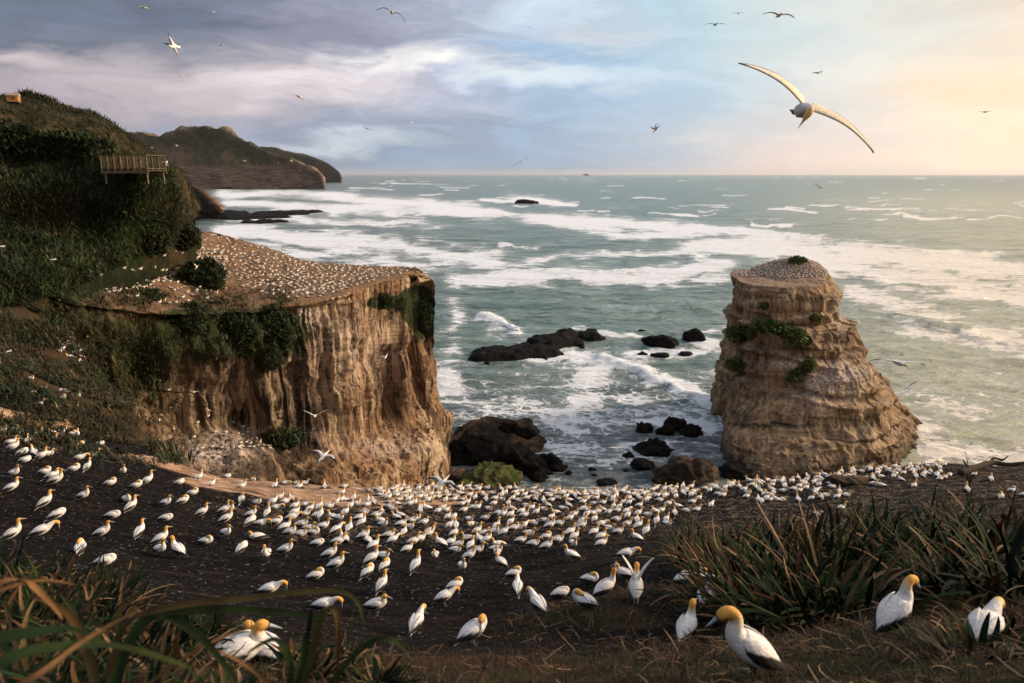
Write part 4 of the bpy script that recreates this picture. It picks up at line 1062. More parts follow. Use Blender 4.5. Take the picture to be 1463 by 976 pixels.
def put_bird(key, fn, loc, rot, label, group, parts, scale=1.0):
    if parts:
        e = link('gannet', None, loc=loc, rot=rot, scale=scale); e.empty_display_size = .2
        for n, me, sub in meshes(key, fn):
            p = link(n, me, e)
            for sn, sme in sub: link(sn, sme, p)
    else:
        e = link('gannet', single(key, fn), loc=loc, rot=rot, scale=scale)
    return tag(e, label, 'gannet', group)

# ------------------------------------------------------------------ birds in flight: px, py, wingspan px, roll (clockwise in the picture), heading (0 right, 90 away), nose pitch, wings, label
flyers = [
    (1148, 157, 212, 32, -95, -5, 'swept', 'large gannet gliding toward the viewer on long tilted wings, upper right of the sky'),
    (247, 64, 56, 62, 10, -12, 'glide', 'white gannet with black wingtips banking steeply against the grey cloud, upper left'),
    (205, 11, 24, 12, 20, 5, 'glide', 'dark gannet silhouette at the very top left of the sky'),
    (305, 17, 9, -5, 60, 0, 'lift', 'tiny dark bird by the top edge, between two larger silhouettes at the left'),
    (316, 64, 13, 10, 40, 0, 'down', 'small dark bird with hunched wings right of the steeply banking gannet'),
    (392, 19, 13, 15, 120, 0, 'glide', 'small dark bird near the top edge, left of the long-winged silhouette'),
    (560, 18, 37, 20, -80, 0, 'down', 'dark long-winged gannet seen end on by the top edge, left of centre'),
    (262, 109, 13, 0, 90, 0, 'flat', 'faint pale bird level-winged below the steeply banking gannet'),
    (427, 138, 24, 20, 12, -8, 'glide', 'small white gannet with black wingtips in front of the bright pink cloud'),
    (472, 111, 8, -20, 60, 0, 'flat', 'tiny bird against the bright cloud, above right of the small white gannet'),
    (391, 137, 9, 0, 90, 0, 'flat', 'faint tiny bird just left of the small white gannet on the pink cloud'),
    (303, 135, 6, 0, 90, 0, 'flat', 'faint speck of a bird below the banking gannet on the pale cloud'),
    (504, 185, 9, 60, 30, 0, 'glide', 'tiny dark bird, left one of a close pair over the far headland'),
    (525, 184, 14, 15, 150, 0, 'glide', 'small dark bird, right one of a close pair over the far headland'),
    (588, 175, 10, -20, 60, 0, 'glide', 'faint bird alone right of the close pair over the far headland'),
    (643, 182, 5, 0, 60, 0, 'glide', 'speck of a bird alone on the grey cloud left of centre'),
    (522, 218, 13, 15, 90, 0, 'flat', 'pale bird low over the horizon beyond the far headland'),
    (480, 218, 9, 0, 90, 0, 'flat', 'pale speck of a bird directly above the end of the far headland'),
    (757, 40, 9, 20, 90, 0, 'glide', 'left one of three tiny dark birds near the top centre'),
    (795, 40, 9, -20, 60, 0, 'glide', 'middle one of three tiny dark birds near the top centre'),
    (827, 28, 6, -40, 60, 0, 'flat', 'rightmost and faintest of three tiny birds near the top centre'),
    (745, 231, 20, -30, 95, 0, 'flat', 'small gannet tilted up to the right just above the horizon at the centre'),
    (838, 250, 18, 5, 185, 0, 'glide', 'white gannet crossing the horizon line right of centre'),
    (938, 184, 24, -25, 150, -25, 'lift', 'white and black gannet twisting in the air right of centre'),
    (826, 214, 4, 0, 90, 0, 'flat', 'speck of a bird above the gannet on the horizon'),
    (822, 306, 14, -10, 60, 0, 'glide', 'dark small bird low over the foam bands at the centre'),
    (1022, 35, 27, 0, 90, 0, 'glide', 'dark level-winged gannet top right of centre, lowest of three'),
    (1055, 19, 13, 0, 90, 0, 'flat', 'faint small bird at the top, middle one of three right of centre'),
    (1113, 22, 39, 6, -90, 0, 'glide', 'pale long-winged gannet at the top, rightmost of three'),
    (1168, 104, 22, 3, 10, 0, 'flat', 'brown and white gannet seen from the side above the large gliding one'),
    (1408, 160, 19, 0, 90, 0, 'glide', 'faint level bird in the golden sky at the far right'),
    (1170, 267, 14, 50, 30, 0, 'glide', 'small white gannet just under the horizon, right of the large gliding one'),
    (988, 440, 27, 50, 60, -10, 'glide', 'white gannet over the sea just left of the stack top'),
    (1284, 518, 78, 6, -88, 0, 'glide', 'white gannet with level dark wings over the water right of the stack'),
    (1296, 554, 23, -12, 90, 0, 'lift', 'dim gannet low over the water below the level-winged one right of the stack'),
    (878, 640, 26, 12, -70, 10, 'flat', 'white gannet flying low over the cove water'),
    (743, 586, 30, 5, 150, 10, 'glide', 'white gannet passing above the black boulder pile'),
    (551, 510, 22, -35, 70, 10, 'lift', 'white gannet in front of the upper tan cliff wall'),
    (450, 594, 34, 3, -80, 10, 'lift', 'white gannet with raised wings in front of the cliff foot, higher of two'),
    (462, 652, 46, 5, 60, 25, 'glide', 'white gannet with spread wings just above the brown rim, lower of two'),
    (632, 690, 62, -4, 50, 22, 'glide', 'largest low-flying gannet, landing at the back of the colony by the brown rim'),
    (76, 371, 14, 5, 10, 0, 'glide', 'white bird over the dark green hillside at the left'),
    (236, 234, 15, 30, 30, -15, 'lift', 'white bird right beside the timber lookout'),
    (217, 211, 7, 10, 40, 0, 'flat', 'white speck of a bird above the timber lookout'),
    (252, 208, 8, 20, 10, 0, 'flat', 'white bird against the left end of the far headland'),
    (349, 230, 10, 12, 10, 0, 'glide', 'white bird against the middle of the far headland'),
    (397, 233, 6, 0, 10, 0, 'flat', 'white bird against the far headland, left of a close pair'),
    (416, 230, 8, 35, 10, 0, 'flat', 'white bird against the far headland, upper one of the close pair'),
    (429, 243, 6, 0, 10, 0, 'flat', 'white bird against the right end of the far headland, lower one of the close pair'),
    (3, 352, 12, 20, 10, 0, 'flat', 'white bird at the left edge over the hillside'),
    (281, 382, 12, -60, 40, 0, 'lift', 'white bird above the round bush on the plateau slope'),
    (12, 502, 14, 5, 10, 0, 'flat', 'white bird low over the green slope at the left edge'),
    (278, 560, 11, 5, 100, 0, 'flat', 'white bird in front of the shaded cliff gully'),
    (298, 586, 7, 30, 100, 0, 'flat', 'small pale bird low in the shaded cliff gully'),
]
n_ind = 0
for i, (x, y, w, roll, head, pit, kind, lab) in enumerate(flyers):
    foreshort = 1.0 if w > 50 else (.86 if w > 18 else .72)
    dep = F * 1.80 * foreshort / w               # distance along the view axis
    # never behind the land
    d = ray(x, y); d = d / np.dot(d, [0, CA, -SA]); p = np.array([0, 0, CAMZ]) + d * min(dep, 330)
    h = hit(x, y, [BV_FG, BV_HD, BV_HL, BV_STALL])
    sc = 1.0
    if h is not None:
        dh = (h[0] - Vector((0, 0, CAMZ))).length
        if np.linalg.norm(p - [0, 0, CAMZ]) > dh * .9:
            q = dh * .88 / np.linalg.norm(p - [0, 0, CAMZ]); sc = q; p = np.array([0, 0, CAMZ]) + (p - [0, 0, CAMZ]) * q
    if p[2] < 3: p[2] = 3
    sc *= dep and (min(dep, 330) / dep)
    lod = 0 if w > 100 else (1 if w > 18 else 2)
    # heading (yaw), own pitch, then roll about the view axis
    yaw = R(head); M = Matrix.Rotation(yaw, 3, 'Z') @ Matrix.Rotation(-R(pit), 3, 'Y')
    M = Matrix.Rotation(R(roll), 3, 'Y') @ M
    key = ('fly', kind, lod, i == 0)
    put_bird(key, (lambda k=kind, l=lod, hh=(.16 if i == 0 else 0.0): fly_data(k, l, hh)), p, M.to_euler(), lab, 'gannets in flight', w > 18, max(sc, .35))
    n_ind += 1
# ------------------------------------------------------------------ birds on the ground, read off the photograph: (zoom origin, scale, list)
# letters: s stand, t tall neck, r resting, p head tucked, y preening over the back, b bowing, d neck down to the side, f facing the viewer, l facing left
Z1 = """10,110s 75,105s 110,130s 185,98s 210,132s 160,118r 55,175s 155,168s 75,222s 125,238p 140,282p 300,118r 345,112s 290,160s 405,125y 435,132s 452,192y 563,182p
200,255s 236,270s 270,247r 445,262b 527,247s 80,372s 250,348y 418,348y 495,335s 65,457s 295,390r 315,415s 620,412y 700,358t 785,268lt 770,442y 832,412t 715,502y 470,500t 740,565s
255,543s 635,598p 325,617p 1012,407p 1120,373t 1085,467y 1030,513y 935,537s 1190,412s 1360,422t 1280,350p 1430,382t 935,612p 1140,592s 1365,518d 1265,577t 1297,575t"""
Z5 = """70,135T 235,120b 455,200y 592,270p 575,122s 790,118s 905,158s 905,217t 1017,224ls 1160,150y 1275,118s 1275,40s 1365,192p"""
Z2 = """125,385t 50,422s 245,422t 300,388b 365,405r 380,425s 410,388s 470,345b 520,378s 565,348s 440,355s 395,362s 530,427t 635,407s 625,460r 712,365r 767,397s 893,388r 848,453r 950,442r 1062,403s 1285,412s
60,518d 145,535s 235,530s 270,503s 300,515b 355,540s 345,500s 415,532b 440,560s 415,585s 355,575s 495,548t 480,592s 505,605s 550,542s 590,535s 620,500r 650,500s 690,492s 640,577r 670,542r 705,537t 780,505s 760,532s 810,530b 750,575s 720,607p 110,602s 205,597t 250,563b 250,632y 340,605b 300,662s 395,642s 435,667s 460,692y 515,655s 580,602s 605,622r 110,647p 165,657b 155,717lr 330,707s 385,702s 590,697b 665,672t 735,652t 645,727ls 600,742s 745,727s 775,737s 800,767s 855,660f 885,708r 910,750b 815,592r 850,622r 850,577r 940,602s 965,592s 910,557s 895,512s 890,542s 940,522s 975,467s 1000,497s 1005,537s 1035,517s 1060,482r 1070,542s 1070,567s 1110,502s 1125,470s 1115,562s 1165,567s 1190,542s 1210,502s 1165,482s 1210,562s 1220,602s 1255,602p 1265,477r 1245,442s 1300,462s 1300,522s 1330,512s 1340,612s 1345,472s 1360,542s 1390,542s 1310,562s 1230,652s 1270,667r 1255,695p 1360,642r 1385,682t 1425,697r 1430,607s 1450,552s 975,692s 955,642s 1005,672s 1015,622s 1045,622t 1085,647r 1120,682s 1110,702s 1060,732s 1025,742t 990,787s 1190,767s 1235,747t 1345,722s 1410,732s 1350,767s 1385,792t 1260,790s 1440,747s 1275,760s"""
Z3 = """265,440s 285,460s 350,435s 440,420s 480,415s 520,420s 555,440s 605,430s 650,430s 640,455s 475,450s 430,455s 390,470s 345,470r 350,500r 400,490b 395,530s 430,545r 370,570r 330,555r 305,550s 300,520r 260,495r 220,490s 215,520r 240,580s 265,600s 310,590s 310,630s 455,585t 495,550r 530,530r 575,575s 600,545b 600,455r 560,460s 530,475s 500,505b 540,500s 645,530s 650,500r 625,480r 385,605r 435,635r 345,660s 385,650b 230,655t 215,700t 270,705s 325,680r 410,695s 365,735s 255,760s 225,787t 435,755s 510,715y 530,665t 580,640s 500,620s 540,605s 570,735s 510,785s 645,610s 665,585s 645,690s 670,715s 665,770f 710,665s 715,640s 740,600s 735,570s 720,550r 700,495s 745,470s 760,440s 740,490b 720,510s 770,580t 785,615r 780,520t 800,565r 840,555r 830,515s 860,585s 820,640b 865,665s 780,690s 820,715s 820,755s 915,685s 905,615s 910,575r 895,540t 925,540t 890,505s 800,460s 830,465r 825,430s 865,445s 900,440t 940,450b 970,460r 945,515s 980,515r 1000,500s 1035,530t 1030,580s 970,595s 965,570b 965,640s 1025,620r 1030,665s 1075,700T 1030,735s 1080,600s 1135,640s 1135,580r 1190,650r 1190,615s 1160,560s 1200,520r 1265,535s 1240,580r 1300,560r 1335,510s 1360,555s 1375,490r 1245,480r 1230,450r 1180,440t 1185,470r 1150,500r 1140,475s 1080,500s 1095,490s 1060,465s 1085,440b 1045,405r 1230,425r 1300,440r 1330,425t 1345,400t 1395,375s 1410,435r 1330,470r"""
Z4 = """155,280r 130,305s 185,325s 155,352s 175,357s 100,332r 125,400b 215,308r 225,282s 255,272r 295,283s 315,285t 300,312s 265,332s 250,322s 275,362r 340,340t 330,378b 345,300r 370,292s 390,300s 430,300b 440,318s 390,332s 380,355r 430,338s 415,378b 470,297r 475,330r 500,318r 520,300s 530,325r 565,302t 570,337b 585,312s 500,378T 610,358W 675,312s 697,357s 678,412T 730,248r 805,235s 835,250r 860,225s 855,277r 880,248s 910,222s 925,240r 910,265r 945,262r 940,290r 990,247b 975,228s 1000,277s 1010,242r 1035,267t 990,317T 860,315b 820,287r 815,308s 1100,287s 1140,272p 1245,268r 1220,335t 1320,290s 1405,337y 1360,365y 1460,358t 580,442y"""
Z6 = """205,240F 305,217s 553,242s 590,302s 475,347y 485,160p 850,232s 790,272s 865,293y 770,347y 850,422s 1040,312t 1155,240f 1260,205s 1340,248s 1305,307F 1380,208s 1000,198s 1260,402y 1200,493b 215,452b 520,545b 815,545r 1045,655b 1360,718d"""
Z7 = """480,235s 100,272lr 78,215F 160,317y 185,418b 410,427p 565,348y 300,520b 760,232b"""
near = [  # px, py (ground contact), pose, yaw, pitch extra, sit, label
    (837, 868, 'preen', 150, True, 'big sitting gannet on the grass mound with its ochre head turned back over its body'),
    (862, 856, 'up', 30, False, 'gannet behind the sitting one on the mound, one dark wing held up'),
    (908, 855, 'RAISE', 80, False, 'gannet holding both white wings up in a V shape'),
    (893, 826, 'rest', 150, True, 'gannet tucked behind the raised wing of the V-winged one'),
    (978, 842, 'bow', 12, False, 'large gannet leaning forward to the right beside the dry reeds'),
    (1012, 845, 'bow', 195, False, 'gannet with its head bent left, facing the leaning one by the reeds'),
    (1006, 872, 'tuck', 60, False, 'gannet half hidden among dry reeds below the facing pair'),
    (978, 920, 'stand', 55, False, 'gannet with dark lower wing standing alone left of the nearest bird'),
    (1072, 966, 'arch', 176, False, 'nearest gannet of all, ochre head arched and blue bill pointing down left'),
    (1272, 905, 'arch', 25, False, 'gannet with long curled ochre neck and bill pointing right, in dark grass'),
    (1402, 915, 'bow', 40, True, 'gannet almost hidden by dry stalks at the right, below the flax'),
    (335, 950, 'rest', 25, True, 'large blurred gannet behind the foreground leaves, left of its mate'),
    (385, 948, 'rest', 150, True, 'large blurred gannet behind the foreground leaves, right of its mate'),
]
GNDT = [BV_FG]
recs = []
for i, (x, y, pose, yaw, sit, lab) in enumerate(near):
    h = hit(x, y, GNDT)
    lod = 0
    if pose == 'RAISE': key = ('raise', 0); fn = lambda: raised_data(0)
    else: key = (pose, 0, sit); fn = (lambda p=pose, s=sit: bird_data(p, 0, s))
    put_bird(key, fn, h[0], (0, 0, R(yaw)), lab, 'gannets on the near slope', True, 1.0 if i != 8 else 1.08)
    n_ind += 1
POSE = {'s': 'stand', 't': 'tall', 'T': 'tall', 'r': 'rest', 'p': 'tuck', 'y': 'preen', 'b': 'bow', 'd': 'side', 'f': 'stand', 'F': 'tall', 'W': 'RAISE'}
rb = random.Random(5)
for (ox, oy, s, txt) in ((0, 590, .2529, Z1), (0, 740, .2529, Z5), (330, 590, .2529, Z2), (650, 590, .2529, Z3), (973, 590, .335, Z4), (330, 740, .2529, Z6), (690, 740, .2666, Z7)):
    for tok in txt.split():
        a, b = tok.split(','); num = ''.join(ch for ch in b if ch.isdigit()); fl = b[len(num):]
        x, y = ox + float(a) * s, oy + float(num) * s
        h = hit(x, y, GNDT)
        if h is None or h[3] > 75: h = hit(x, y + 4, GNDT)
        if h is None or h[3] > 75: continue
        left = 'l' in fl; c = fl.replace('l', '') or 's'
        yaw = rb.gauss(28, 32)
        if left or (rb.random() < .16 and 'Z' and c in 'srb'): yaw = 180 - yaw
        if c in 'fF': yaw = rb.gauss(-80, 15)
        if c == 'T': yaw = rb.gauss(60, 30)
        dup = any((q[0] - x) ** 2 + (q[1] - y) ** 2 < 9 for q in recs)
        if dup: continue
        recs.append((x, y, POSE[c], yaw, h, c, (c in 'rpy' and rb.random() < .7) or (y > 692 and x > 400 and y < 800 and c in 'stb' and rb.random() < .72)))
recs.sort(key=lambda q: q[4][3])
n_left = 300 - n_ind
ind, extra = recs[:n_left], recs[n_left:]
ordn = ['first', 'second', 'third', 'fourth', 'fifth', 'sixth', 'seventh', 'eighth', 'ninth', 'tenth', 'eleventh', 'twelfth', 'thirteenth', 'fourteenth', 'fifteenth', 'sixteenth', 'seventeenth', 'eighteenth', 'nineteenth', 'twentieth']
PW = {'stand': 'upright white gannet', 'tall': 'tall-necked white gannet', 'rest': 'crouched white gannet', 'tuck': 'white gannet with tucked head', 'preen': 'white gannet preening its back', 'bow': 'white gannet leaning forward', 'side': 'white gannet with lowered head', 'RAISE': 'white gannet with raised wings'}
def cell_of(x, y):
    colz = [(110, 'the left edge of the slope'), (230, 'the open dark soil left of the brown rim'), (340, 'the dark soil below the shaded gully'), (450, 'the soil below the left of the brown rim'), (560, 'the soil below the tan cliff'), (670, 'the crowd below the cliff foot'), (780, 'the crowd below the boulder pile'), (900, 'the crowd below the cove water'), (1010, 'the crowd left of the flax'), (1180, 'the crowd below the sea stack'), (1330, 'the group below the right flank of the stack'), (9999, 'the soil at the right edge')]
    rowz = [(640, 'highest row on'), (665, 'upper row on'), (690, 'back row on'), (703, 'second row of'), (716, 'third row of'), (730, 'fourth row of'), (745, 'middle rows of'), (762, 'lower rows of'), (785, 'low front rows of'), (810, 'front row of'), (850, 'nearest rows of'), (9999, 'bottom-most row of')]
    c = next(n for lim, n in colz if x < lim); r = next(n for lim, n in rowz if y < lim); return r, c
cells = {}
for q in ind: cells.setdefault(cell_of(q[0], q[1]), []).append(q)
for (r, c), lst in cells.items():
    lst.sort(key=lambda q: q[0])
    for k, q in enumerate(lst):
        x, y, pose, yaw, h, ch, sit = q
        pos = 'only one' if len(lst) == 1 else ordn[min(k, 19)] + ' from left'
        lab = '%s, %s, %s, %s' % (PW[pose], pos, r.replace(' of', '').replace(' on', ''), c.replace('the ', ''))
        lab = lab.replace('in the highest row on', 'highest on').replace('rows of the crowd', 'rows of crowd')
        w = lab.split()
        if len(w) > 16: lab = lab.replace('white gannet', 'gannet').replace('in the ', 'in ')
        w = lab.split()
        if len(w) > 16: lab = ' '.join(x_ for x_ in w if x_ != 'the')
        parts = y > 735 and h[3] < 32
        lod = 1 if h[3] < 34 else 2
        if pose == 'RAISE': key = ('raise', lod); fn = (lambda l=lod: raised_data(l))
        else: key = (pose, lod, sit); fn = (lambda p=pose, s=sit, l=lod: bird_data(p, l, s))
        sc = rb.uniform(.94, 1.06)
        put_bird(key, fn, h[0], (0, 0, R(yaw)), lab, 'gannets on the near slope', parts, sc)
        n_ind += 1

# the rest of the colony: one object
def colony_mesh():
    pr = {}
    for p in ('stand', 'rest', 'tuck', 'bow', 'preen', 'tall'): pr[p] = fuse(bird_data(p, 2, True))
    pr2 = {k: (np.asarray(v[0]), [f for f in v[1]], np.asarray(v[2])) for k, v in pr.items()}
    Vs, Fs, Cs, mi = [], [], [], []; off = 0
    def add(p, loc, yaw, sc=1.0):
        nonlocal off
        V, fs, C = pr2[p]; c, s = math.cos(yaw), math.sin(yaw)
        Q = V.copy() * sc; Q[:, 2] -= .05; X = Q[:, 0] * c - Q[:, 1] * s; Y = Q[:, 0] * s + Q[:, 1] * c
        Vs.append(np.stack([X + loc[0], Y + loc[1], Q[:, 2] + loc[2]], -1)); Fs.extend([[i + off for i in f] for f in fs]); Cs.append(C); off += len(V)
    cnt = 0
    for q in extra: add(q[2] if q[2] in pr2 else 'stand', q[4][0], R(q[3])); cnt += 1
    rg = random.Random(3)
    def scatter(poly, n, trees, mind, zmin=-1e9):
        nonlocal cnt
        xs_ = [p[0] for p in poly]; ys_ = [p[1] for p in poly]; placed = []; tries = 0
        while len(placed) < n and tries < n * 30:
            tries += 1; x = rg.uniform(min(xs_), max(xs_)); y = rg.uniform(min(ys_), max(ys_))
            ins = False; j = len(poly) - 1
            for i in range(len(poly)):
                (xi, yi), (xj, yj) = poly[i], poly[j]
                if (yi > y) != (yj > y) and x < (xj - xi) * (y - yi) / (yj - yi) + xi: ins = not ins
                j = i
            if not ins: continue
            h = hit(x, y, trees)
            if h is None or abs(h[1][2]) < .45 or h[0][2] < zmin: continue
            if any((h[0][0] - q[0]) ** 2 + (h[0][1] - q[1]) ** 2 < mind ** 2 for q in placed): continue
            placed.append(h[0])
            add(rg.choice(['stand', 'stand', 'rest', 'rest', 'tuck', 'bow', 'preen', 'tall']), h[0], R(rg.gauss(30, 40) if rg.random() < .7 else rg.gauss(170, 40)), rg.uniform(.92, 1.05)); cnt += 1
        return placed
    scatter([(268, 345), (320, 333), (400, 363), (470, 377), (590, 384), (585, 388), (545, 398), (505, 410), (465, 423), (415, 428), (380, 420), (345, 410), (330, 385), (270, 365)], 430, [BV_HD], .85, 36)
    scatter([(330, 385), (350, 370), (420, 385), (500, 395), (460, 420), (400, 420), (345, 412)], 50, [BV_HD], .7, 36)
    scatter([(140, 395), (200, 365), (270, 350), (320, 360), (330, 400), (280, 385), (215, 410), (150, 420)], 130, [BV_HD, BV_HL], .6, 36)
    scatter([(150, 405), (185, 395), (270, 380), (320, 395), (330, 425), (268, 432), (235, 436), (170, 425)], 70, [BV_HD], .8, 36)
    scatter([(85, 478), (140, 480), (140, 505), (110, 520), (80, 500)], 16, [BV_HD, BV_FG], .6)
    scatter([(40, 540), (120, 560), (170, 590), (120, 600), (30, 580)], 10, [BV_HD, BV_FG], 1.0)
    scatter([(240, 520), (420, 590), (420, 640), (300, 650), (220, 600)], 26, [BV_HD], 1.0)
    scatter([(340, 610), (430, 608), (400, 640), (340, 640)], 22, [BV_HD], .6)
    scatter([(1050, 395), (1062, 385), (1120, 367), (1138, 365), (1160, 376), (1180, 388), (1182, 396), (1120, 397)], 230, [BV_ST], .62)
    scatter([(1185, 400), (1196, 412), (1180, 412), (1170, 400)], 8, [BV_ST], .5)
    allr = [q[4][0] for q in recs]
    for poly, n in (([(520, 700), (640, 692), (760, 689), (900, 697), (1000, 690), (990, 712), (880, 716), (700, 716), (560, 716)], 95), ([(1000, 682), (1230, 672), (1235, 690), (1010, 706)], 40), ([(1235, 662), (1350, 664), (1350, 684), (1240, 684)], 26), ([(1060, 700), (1200, 690), (1200, 715), (1080, 720)], 14)):
        k = 0; tries = 0
        while k < n and tries < 4000:
            tries += 1; x = rg.uniform(min(p[0] for p in poly), max(p[0] for p in poly)); y = rg.uniform(min(p[1] for p in poly), max(p[1] for p in poly)); ins = False; j = len(poly) - 1
            for i in range(len(poly)):
                (xi, yi), (xj, yj) = poly[i], poly[j]
                if (yi > y) != (yj > y) and x < (xj - xi) * (y - yi) / (yj - yi) + xi: ins = not ins
                j = i
            h = hit(x, y, GNDT) if ins else None
            if h is None or h[3] > 60 or h[3] < 36 or any((h[0] - q).length < .5 for q in allr): continue
            allr.append(h[0]); k += 1; add(rg.choice(['stand', 'rest', 'rest', 'tuck', 'bow', 'preen']), h[0], R(rg.gauss(30, 50)), rg.uniform(.94, 1.05)); cnt += 1
    V = np.concatenate(Vs); C = np.concatenate(Cs)
    print('colony stuff birds', cnt)
    return make_mesh('gannet_colony', V, Fs, M_PL, {'Col': C})
gc = link('gannet_colony', colony_mesh()); gc['kind'] = 'stuff'; gc['label'] = 'distant nesting gannets packed on the plateau, the stack top and ledges'; gc['category'] = 'gannets'
nm = []; rg9 = random.Random(9)
for q in recs:
    if q[0] > 380 and q[1] < 775:
        p = q[4][0]; r = rg9.uniform(.24, .34); hgt = rg9.uniform(.05, .11); k = 9; V = []
        for rr, zz in ((1.25, -.12), (1.0, .25), (.72, .95), (.45, 1.0), (0.05, .75)):
            for j in range(k): a = j / k * 6.283; w = rr * r * rg9.uniform(.9, 1.1); V.append((p[0] + w * math.cos(a), p[1] + w * math.sin(a), p[2] - .03 + hgt * zz))
        nm.append((np.array(V), gridfaces(5, k, True).tolist(), np.zeros(3)))
V, fs, C = merge(nm); M_NEST = simple('nest_soil', (.055, .040, .030), .95, .1, .6, 6, .6)
nn_ = link('nest_mounds', make_mesh('nest_mounds', V, fs, M_NEST)); nn_['kind'] = 'stuff'; nn_['label'] = 'low soil nest mounds under the packed colony'; nn_['category'] = 'nests'
print('individual gannets', n_ind, 'extra', len(extra))
# ------------------------------------------------------------------ plants
def leaf_mat(name, rough=.7, spec=.06):
    m, t, b, pos = material(name, rough, spec)
    f = t.noise(t.scl(pos, (6, 6, 3)), 1, 5, .65)
    c = t.vmath('SCALE', t.attr('Col', 'Color'), None); t.put(c.node.inputs['Scale'], t.rng(f, .3, .7, .55, 1.25))
    t.put(b.inputs['Base Color'], c)
    return m
M_LEAF = leaf_mat('strap_leaf'); M_GRASS = leaf_mat('grass_blade', .8, .2)

def blades(base, az, length, width, elev, droop, col0, col1, nseg=6, fold=.0, twist=None):
    """vectorised strap leaves; all args arrays of N"""
    N = len(base); t = np.linspace(0, 1, nseg + 1)
    e = elev[:, None] - droop[:, None] * t[None] ** 1.4
    ds = (length / nseg)[:, None]
    h = np.cumsum(np.cos(e) * ds, 1) - np.cos(e[:, :1]) * ds; z = np.cumsum(np.sin(e) * ds, 1) - np.sin(e[:, :1]) * ds
    cx, sx = np.cos(az)[:, None], np.sin(az)[:, None]
    if twist is not None: 
        a2 = az[:, None] + twist[:, None] * t[None] ** 2; cx = np.cos(a2); sx = np.sin(a2)
    P0 = np.stack([base[:, :1] + h * cx, base[:, 1:2] + h * sx, base[:, 2:3] + z], -1)
    w = width[:, None] * np.interp(t, [0, .15, .6, .9, 1], [.6, .95, .9, .45, .04])[None] / 2
    S = np.stack([-sx * np.ones_like(w), cx * np.ones_like(w), np.zeros_like(w)], -1)
    cols = col0[:, None] * (1 - t[None, :, None]) + col1[:, None] * t[None, :, None]
    if fold > 0:
        dn = np.stack([w * 0, w * 0, w * fold], -1)
        V = np.stack([P0 - S * w[..., None] + dn, P0, P0 + S * w[..., None] + dn], 2); k = 3
    else: V = np.stack([P0 - S * w[..., None], P0 + S * w[..., None]], 2); k = 2
    C = np.repeat(cols[:, :, None], k, 2)
    f = []
    for j in range(nseg):
        for q in range(k - 1): f.append([j * k + q, j * k + q + 1, (j + 1) * k + q + 1, (j + 1) * k + q])
    f = np.array(f); Fc = (f[None] + (np.arange(N) * (nseg + 1) * k)[:, None, None]).reshape(-1, 4)
    return V.reshape(-1, 3), Fc, C.reshape(-1, 3)

GREENS = np.array([(.006, .014, .006), (.010, .021, .008), (.016, .030, .009), (.006, .014, .009), (.030, .040, .012)])
DRY = np.array([(.12, .058, .025), (.20, .115, .055), (.075, .030, .014), (.30, .19, .10), (.05, .034, .016)])
def flax(name, x, y, h, n, seed, dry=.2, width=.045, lean=(0, 0), label='', group=None, cat='flax plant', z=None, emin=45, emax=88, spread=.22):
    rg = np.random.default_rng(seed); zb = float(fg_z(x, y)) if z is None else z
    off = rg.normal(size=(n, 2)) * spread * h; base = np.stack([off[:, 0], off[:, 1], -.08 + rg.uniform(-.04, .04, n) + (fg_z(x + off[:, 0], y + off[:, 1]) - zb if z is None else 0)], -1)
    az = np.arctan2(off[:, 1], off[:, 0]) + rg.normal(size=n) * .7; L = h * rg.uniform(.55, 1.25, n)
    el = np.radians(rg.uniform(emin, emax, n)); dr = np.radians(rg.uniform(10, 95, n)) * rg.uniform(.3, 1, n)
    isd = rg.random(n) < dry
    c0 = np.where(isd[:, None], DRY[rg.integers(0, 5, n)] * .8, GREENS[rg.integers(0, 5, n)]); tipd = (rg.random(n) < .35)[:, None]
    c0 = c0 * rg.uniform(.55, 1.25, n)[:, None]; c1 = np.where(tipd, DRY[rg.integers(0, 5, n)], c0 * 1.2)
    L = np.where(isd, L * .8, L); w = width * rg.uniform(.6, 1.15, n) * np.where(isd, .6, 1); dr = np.where(isd & (rg.random(n) < .5), dr + .9, dr)
    V, Fc, C = blades(base, az, L, w, el, dr, c0, c1, 9, .35, rg.normal(size=n) * .35)
    o = link(name, make_mesh(name, V, Fc, M_LEAF, {'Col': C}), loc=(x, y, zb)); tag(o, label, cat, group); return o

def at_fg(px, py):
    h = hit(px, py, [BV_FG]); return h[0]
# right-hand thicket: px, py of the foot, height
fx = [(985, 800, 1.15, 90, .45, 'dry-stalked flax at the left tip of the right-hand thicket'), (1030, 815, 1.5, 110, .3, 'broad flax clump second from the left in the right-hand thicket'),
      (1075, 850, 1.5, 120, .35, 'flax clump with bleached stalks behind the nearest gannet'), (1130, 850, 1.6, 120, .15, 'dark flax clump in the middle front of the thicket'),
      (1185, 845, 1.7, 120, .12, 'dark flax clump directly left of the curl-necked gannet'), (1120, 800, 1.45, 110, .4, 'straw-coloured flax clump in the middle back of the thicket'),
      (1190, 790, 1.5, 110, .25, 'flax clump in the middle back, below the sea stack right flank'), (1250, 800, 1.55, 110, .2, 'flax clump above the curl-necked gannet'),
      (1310, 800, 1.55, 110, .2, 'flax clump with reddish leaf tips above right of the curl-necked gannet'), (1370, 805, 1.6, 110, .15, 'flax clump above the half-hidden gannet at the right'),
      (1430, 800, 1.6, 110, .15, 'flax clump at the right edge, upper of two'), (1475, 850, 1.5, 100, .1, 'flax clump at the right edge, lower of two'),
      (1240, 760, 1.4, 90, .4, 'reddish flax clump at the back of the thicket near the crowd'), (1060, 775, 1.1, 80, .55, 'tangle of dry flax at the back left of the thicket')]
